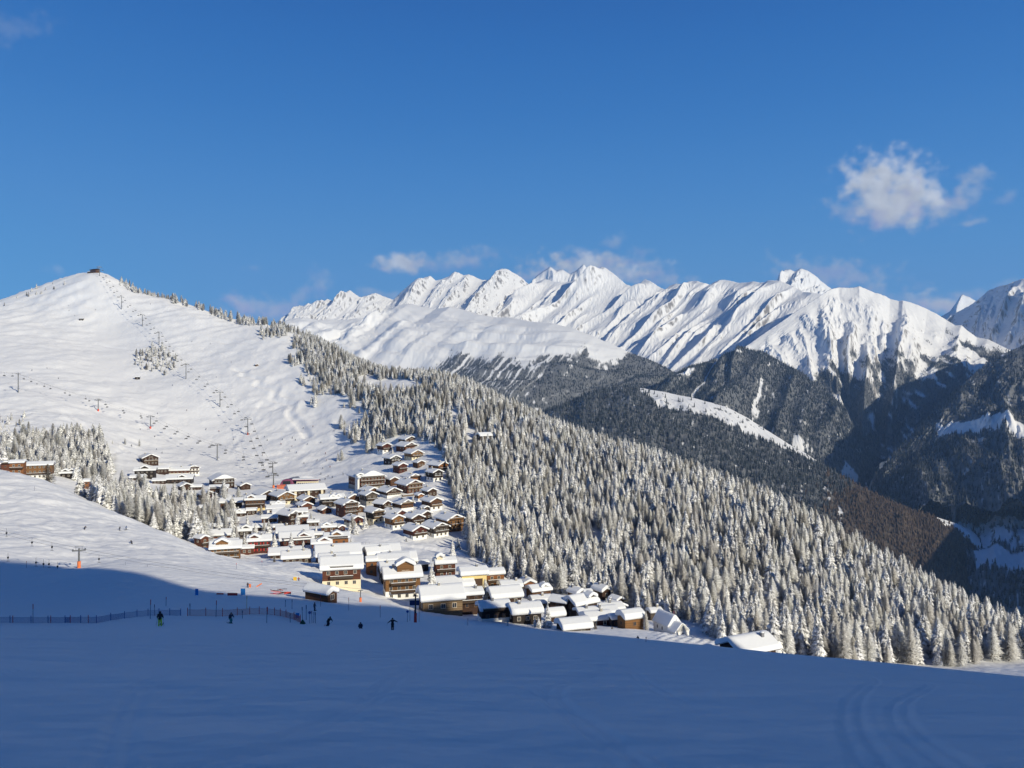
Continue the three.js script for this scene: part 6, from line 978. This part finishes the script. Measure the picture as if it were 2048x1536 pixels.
put(person('stand', [K, NAVY, NAVY], black, 'board'), 'person', 629, 1222, 1.2, 'snowboarder in dark clothes above the poles, at the shadow edge', 'person');
put(person('carve', [K, K, K], padRed), 'person', 657, 1252, 0.7, 'skier in black crouching in a turn on red skis', 'person').scale.setScalar(1.1);
put(person('sit', [NAVY, NAVY, NAVY], black), 'person', 721, 1257, 0.3, 'person in dark clothes sitting in the shaded snow', 'person');
put(person('spread', [K, K, K], black), 'person', 785, 1260, 0.2, 'skier in black with both arms stretched out', 'person').scale.setScalar(1.05);
put(person('carve', [K, K, NAVY], black), 'person', 1276, 1283, -0.9, 'dark crouching skier at the edge of the shaded piste below the barn', 'person', undefined, 196).scale.setScalar(1.1);
{
  const kinds = [['glide', [K, K, NAVY]], ['stand', [NAVY, [0.05, 0.05, 0.06], K]], ['carve', [K, [0.03, 0.03, 0.05], K]], ['stand', [K, [0.25, 0.04, 0.03], K]], ['glide', [K, [0.03, 0.10, 0.25], K]]].map(([p, c]) => person(p, c, black));
  const rnd = mulberry(31);
  [[170, 1059, 'skier by himself high on the sunlit hump'], [239, 1061, 'left of two skiers side by side on the sunlit hump'], [252, 1060, 'right of two skiers side by side on the sunlit hump'], [263, 1088, 'skier in mid-turn low on the sunlit hump']].forEach(([px, py, l], i) => put(kinds[[2, 0, 4, 2][i]].clone(), 'person', px, py, 0.6 + i, l, 'person').scale.setScalar(1.05));
  const far = [[412, 860], [438, 864], [529, 874.5], [467.5, 880], [565, 880], [585, 877], [591, 881], [562, 890], [584, 894], [615, 889.5], [642, 886], [579, 903.5], [593, 906.5], [651, 908.5], [634, 922], [653, 922.5], [608, 928.5], [660, 935.5], [645.5, 938], [668, 862.5], [686, 950], [642, 949.5], [656, 954], [650, 960], [664.5, 956], [525, 912], [534.5, 881.5], [606.5, 857.5], [626, 854.5], [315, 828], [373.5, 822], [433, 755], [345, 771.5], [462.5, 725], [384, 683.5], [421, 688.5], [191, 620.5], [137.5, 612], [138, 621.5], [149.5, 631.5], [117, 757.5], [64, 741.5], [94, 737], [74, 769], [301, 609], [412, 859], [280.5, 859.5], [309.5, 874], [263, 893], [313, 900], [324, 907], [623, 963], [627, 963], [631, 962.5], [636, 963], [640, 962], [619, 963.5], [812, 1083]];
  far.forEach(([px, py]) => put(kinds[Math.floor(rnd() * 5)].clone(), 'person', px, py, rnd() * 6.28, 'tiny far-off skier on the sunlit slopes behind the village', 'person', 'far-off skiers on the slopes', seen(px, py, 380)).scale.setScalar(1.15));
}
// ───────────── nets, poles and signs at the shaded learners' slope ─────────────
const blueMat = mat(0.02, 0.09, 0.32), skyBlue = mat(0.03, 0.25, 0.62), redNet = mat(0.5, 0.10, 0.07), poleRed = mat(0.6, 0.06, 0.05), yellowMat = mat(0.7, 0.45, 0.05), navyMat = mat(0.015, 0.03, 0.11);
function net(name, label, rows, hpx, postMat, netMat, lean = 0) {
  const pts = rows.map(([px, py]) => { const d = seen(px, py, 60); return at(px, py, d); }), o = thing(name, label, 'fence', pts[0].clone()), base = pts[0], g = [];
  const H = hpx * base.length() / F;
  pts.forEach((p, i) => { const q = part('post', new THREE.CylinderGeometry(0.05, 0.05, H * 1.25, 6).translate(0, H * 0.6, 0), rows[i][2] ? poleRed : postMat, o); q.position.copy(p).sub(base); });
  for (let i = 0; i < pts.length - 1; i++) {
    const a = pts[i].clone().sub(base), b = pts[i + 1].clone().sub(base), L = a.distanceTo(b), n = Math.ceil(L / 0.16);
    for (let k = 0; k <= 8; k++) { const y = V(0, H * (0.1 + 0.85 * k / 8), 0), m = a.clone().lerp(b, 0.5).add(y).add(V(0, -0.06, 0)); g.push(tube(a.clone().add(y), m, k % 8 ? 0.012 : 0.022, 3), tube(m, b.clone().add(y), k % 8 ? 0.012 : 0.022, 3)); }
    for (let k = 0; k < n; k++) { const p = a.clone().lerp(b, k / n); g.push(tube(p.clone().add(V(0, H * 0.1, 0)), p.clone().add(V(0, H * 0.93, 0)), 0.012, 3)); }
  }
  part('netting', mergeGeometries(g), netMat, o);
}
net('safety_net', 'long blue safety net along the left of the shaded piste', [[-30, 1245], [20, 1245.5], [25.6, 1245.7, 1], [62, 1246], [96, 1246], [101.5, 1246, 1], [130, 1246], [140.5, 1246, 1], [161.5, 1246], [176.5, 1246.2, 1], [193, 1246.5], [221.5, 1241], [249, 1237], [274, 1233.5], [296, 1231.5], [318, 1231], [339.5, 1231], [361.5, 1231.5]], 9.5, blueMat, blueMat);
net('safety_net', 'faded red safety net around the learners area in the shade', [[375, 1232], [411.6, 1232], [445, 1233], [474.5, 1231], [499.5, 1229], [518.5, 1228.5], [535, 1229], [549, 1230.5], [560.5, 1232.5], [572, 1235], [588, 1240], [601, 1246]], 12, poleRed, redNet);
// marker poles: bearing, row of the foot, height in rows, colour of the tip, label
const POLES = [[66, 1246, 38, poleRed, 'tall blue marker pole with a red tip behind the left part of the blue net'], [300.5, 1238, 39, poleRed, 'tall blue marker pole with a red tip left of the lime-trousered skier'], [332, 1212, 18, poleRed, 'short marker pole on the shaded hump above the blue net'], [53, 1136, 14, poleRed, 'thin marker stick at the shadow line on the far left'], [432, 1234, 33, poleRed, 'tall blue pole standing in the left end of the red net'], [380, 1231, 24, navyMat, 'dark slalom pole left of the red net'], [309.5, 1231, 22, navyMat, 'dark slalom pole just above the blue net'], [493.5, 1217, 26, yellowMat, 'yellow-tipped pole below the blue gate banner'], [570.5, 1214, 14, navyMat, 'thin dark pole in the middle of the shaded slope, upper left'], [584, 1218, 19, navyMat, 'thin dark pole in the middle of the shaded slope, upper right'], [636, 1190, 22, poleRed, 'tall red stick in front of the half-buried cabin'], [641, 1213, 24, poleRed, 'red stick below the half-buried cabin'], [697.5, 1221, 26, poleRed, 'marker pole at the shadow edge right of the snowboarder'], [760.5, 1235, 24, poleRed, 'red and blue marker pole above the sitting person'], [828, 1245, 26, poleRed, 'thin red pole left of the padded post'], [533.5, 1246, 32, poleRed, 'red and blue pole at the corner of the red net'], [605, 1240, 26, navyMat, 'slalom pole right of the red net, leftmost of a cluster'], [612.5, 1240, 30, navyMat, 'slalom pole of the cluster behind the round sign'], [624, 1246, 24, navyMat, 'slalom pole just right of the round sign'], [627.5, 1246, 22, navyMat, 'second slalom pole right of the round sign'], [631, 1246.5, 22, navyMat, 'outermost slalom pole right of the round sign'], [580.5, 1245, 18, navyMat, 'short dark stick in front of the red net'], [485, 1237, 16, navyMat, 'dark stick behind the teal-trousered skier'], [1292, 1284, 10, navyMat, 'thin stake in the snow bank below the chapel'], [935.5, 1251, 14, navyMat, 'thin stake on the piste edge before the joined dark chalet'], [473, 1138, 12, poleRed, 'thin red stake at the lower end of the sunlit hump'], [524, 1133, 12, poleRed, 'red stake in the shade below the red-shuttered house'], [69, 981, 8, navyMat, 'small stake on top of the sunlit hump']];
for (const [px, py, h, tip, label] of POLES) {
  const d = seen(px, py, 60), m = d / F, H = h * m, o = thing('marker_pole', label, 'pole', at(px, py, d), 0, 'marker poles'); o.rotation.z = 0.03 * Math.sin(px);
  part('shaft', new THREE.CylinderGeometry(0.035, 0.04, H + 0.6, 6).translate(0, H / 2 - 0.3, 0), tip === poleRed ? navyMat : tip === yellowMat ? yellowMat : navyMat, o); part('tip', new THREE.CylinderGeometry(0.06, 0.06, H * 0.26, 6).translate(0, H * 0.87, 0), tip, o);
}
for (const [px, py, h, label] of [[619.5, 1247, 22, 'round blue sign on a pole at the end of the red net'], [815, 1244, 21, 'round blue sign on a pole left of the padded red post']]) {
  const d = seen(px, py, 60), H = h * d / F, o = thing('round_sign', label, 'sign', at(px, py, d)); part('post', new THREE.CylinderGeometry(0.035, 0.035, H, 6).translate(0, H / 2, 0), navyMat, o); part('disc', new THREE.CylinderGeometry(0.24, 0.24, 0.03, 20).rotateX(Math.PI / 2).translate(0, H, 0.05), blueMat, o);
}
{ const d = seen(831, 1245, 60), m = d / F, o = thing('padded_post', 'dark lift post with a red padded foot at the edge of the shaded piste', 'post', at(831, 1245, d)); part('mast', new THREE.CylinderGeometry(0.13, 0.15, 56 * m, 8).translate(0, 27 * m, 0), black, o); part('foot_pad', new THREE.CylinderGeometry(0.26, 0.26, 19 * m, 10).translate(0, 9 * m, 0), poleRed, o); part('crossarm', box(1.0, 0.14, 0.14, 0, 53 * m, 0), black, o);
  const b = thing('banner', 'dark navy banner behind the padded post', 'banner', at(829, 1246, d + 6)); part('cloth', box(1.9, 0.95, 0.04, 0, 42 * m, 0), navyMat, b); for (const s of [-0.9, 0.9]) part('post', box(0.06, 44 * m, 0.06, s, 21 * m, -0.04), black, b); }
const board = (px, py, w, h, lift, m, name, label, cat) => { const d = seen(px, py, 60), k = d / F, o = thing(name, label, cat, at(px, py, d), 0.1 * Math.sin(px)); part('panel', box(w * k, h * k, 0.05, 0, (lift + h / 2) * k, 0), m, o); for (const s of [-0.42, 0.42]) part('post', new THREE.CylinderGeometry(0.035, 0.035, (lift + h) * k + 0.4, 6).translate(s * w * k, (lift + h) * k / 2 - 0.2, -0.05), black, o); return o; };
board(393.5, 1191, 6.5, 13, 0.5, skyBlue, 'flag', 'bright blue upright flag on the shaded hump', 'flag'); board(486, 1191, 9, 13, 1, skyBlue, 'gate_banner', 'blue gate banner with yellow edge at the shadow line', 'banner'); board(465, 1191.5, 20, 5, 0.6, poleRed, 'barrier', 'red barrier board left of the blue gate banner', 'barrier'); board(440, 1189.5, 14, 2.6, 0.6, poleRed, 'barrier', 'small red barrier at the shadow line, further left', 'barrier'); board(595, 1237, 7.5, 10, 1, skyBlue, 'notice_board', 'small blue notice board behind the red net', 'sign'); board(500, 1175, 4, 7, 0, padOrange, 'foam_marker', 'orange foam marker on sunlit snow above the gate banner', 'marker'); board(575, 1190, 14, 4.5, 2, poleRed, 'barrier', 'red board beside the pile of sticks', 'barrier'); board(590, 1161, 7, 7, 0, yellowMat, 'foam_marker', 'yellow foam arch on the sunlit snow of the bowl', 'marker');
{ const d = seen(519, 1174, 60), o = thing('foam_marker', 'leaning orange foam bar on the sunlit snow', 'marker', at(519, 1174, d)); part('bar', box(2.0, 0.28, 0.28, 0, 0.5, 0), padOrange, o).rotation.z = 0.55; }
put(person('stand', [K, [0.3, 0.04, 0.04], K], black), 'person', 597.5, 1162, 0.5, 'child-sized person in red beside the yellow foam arch', 'person').scale.setScalar(0.75);
put(person('stand', [K, [0.04, 0.03, 0.04], NAVY], black), 'person', 495.5, 1175.5, 0.5, 'small dark person beside the orange foam marker', 'person').scale.setScalar(0.8);
{ const d = seen(557, 1189, 60), o = thing('stick_pile', 'messy pile of dark poles and planks at the shadow line', 'pile of poles', at(557, 1189, d)), r = mulberry(12); for (let k = 0; k < 11; k++) { const q = part('pole', box(lerp(1.6, 3.6, r()), 0.1, 0.12, 0, 0, 0), k % 3 ? MAT.rail : poleRed, o); q.position.set((r() - 0.5) * 2.2, 0.15 + k * 0.11, (r() - 0.5) * 0.8); q.rotation.set(0, (r() - 0.5) * 1.4, (r() - 0.5) * 0.5); } }
{ const d = seen(605, 1248, 60), o = thing('play_tent', 'small dark green pointed tent at the end of the red net', 'tent', at(605, 1248, d)); part('cover', new THREE.ConeGeometry(0.55, 0.8, 4).rotateY(0.6).translate(0, 0.4, 0), mat(0.02, 0.08, 0.04), o); part('peak', new THREE.ConeGeometry(0.05, 0.2, 6).translate(0, 0.85, 0), black, o); }
renderer.render(scene, camera);
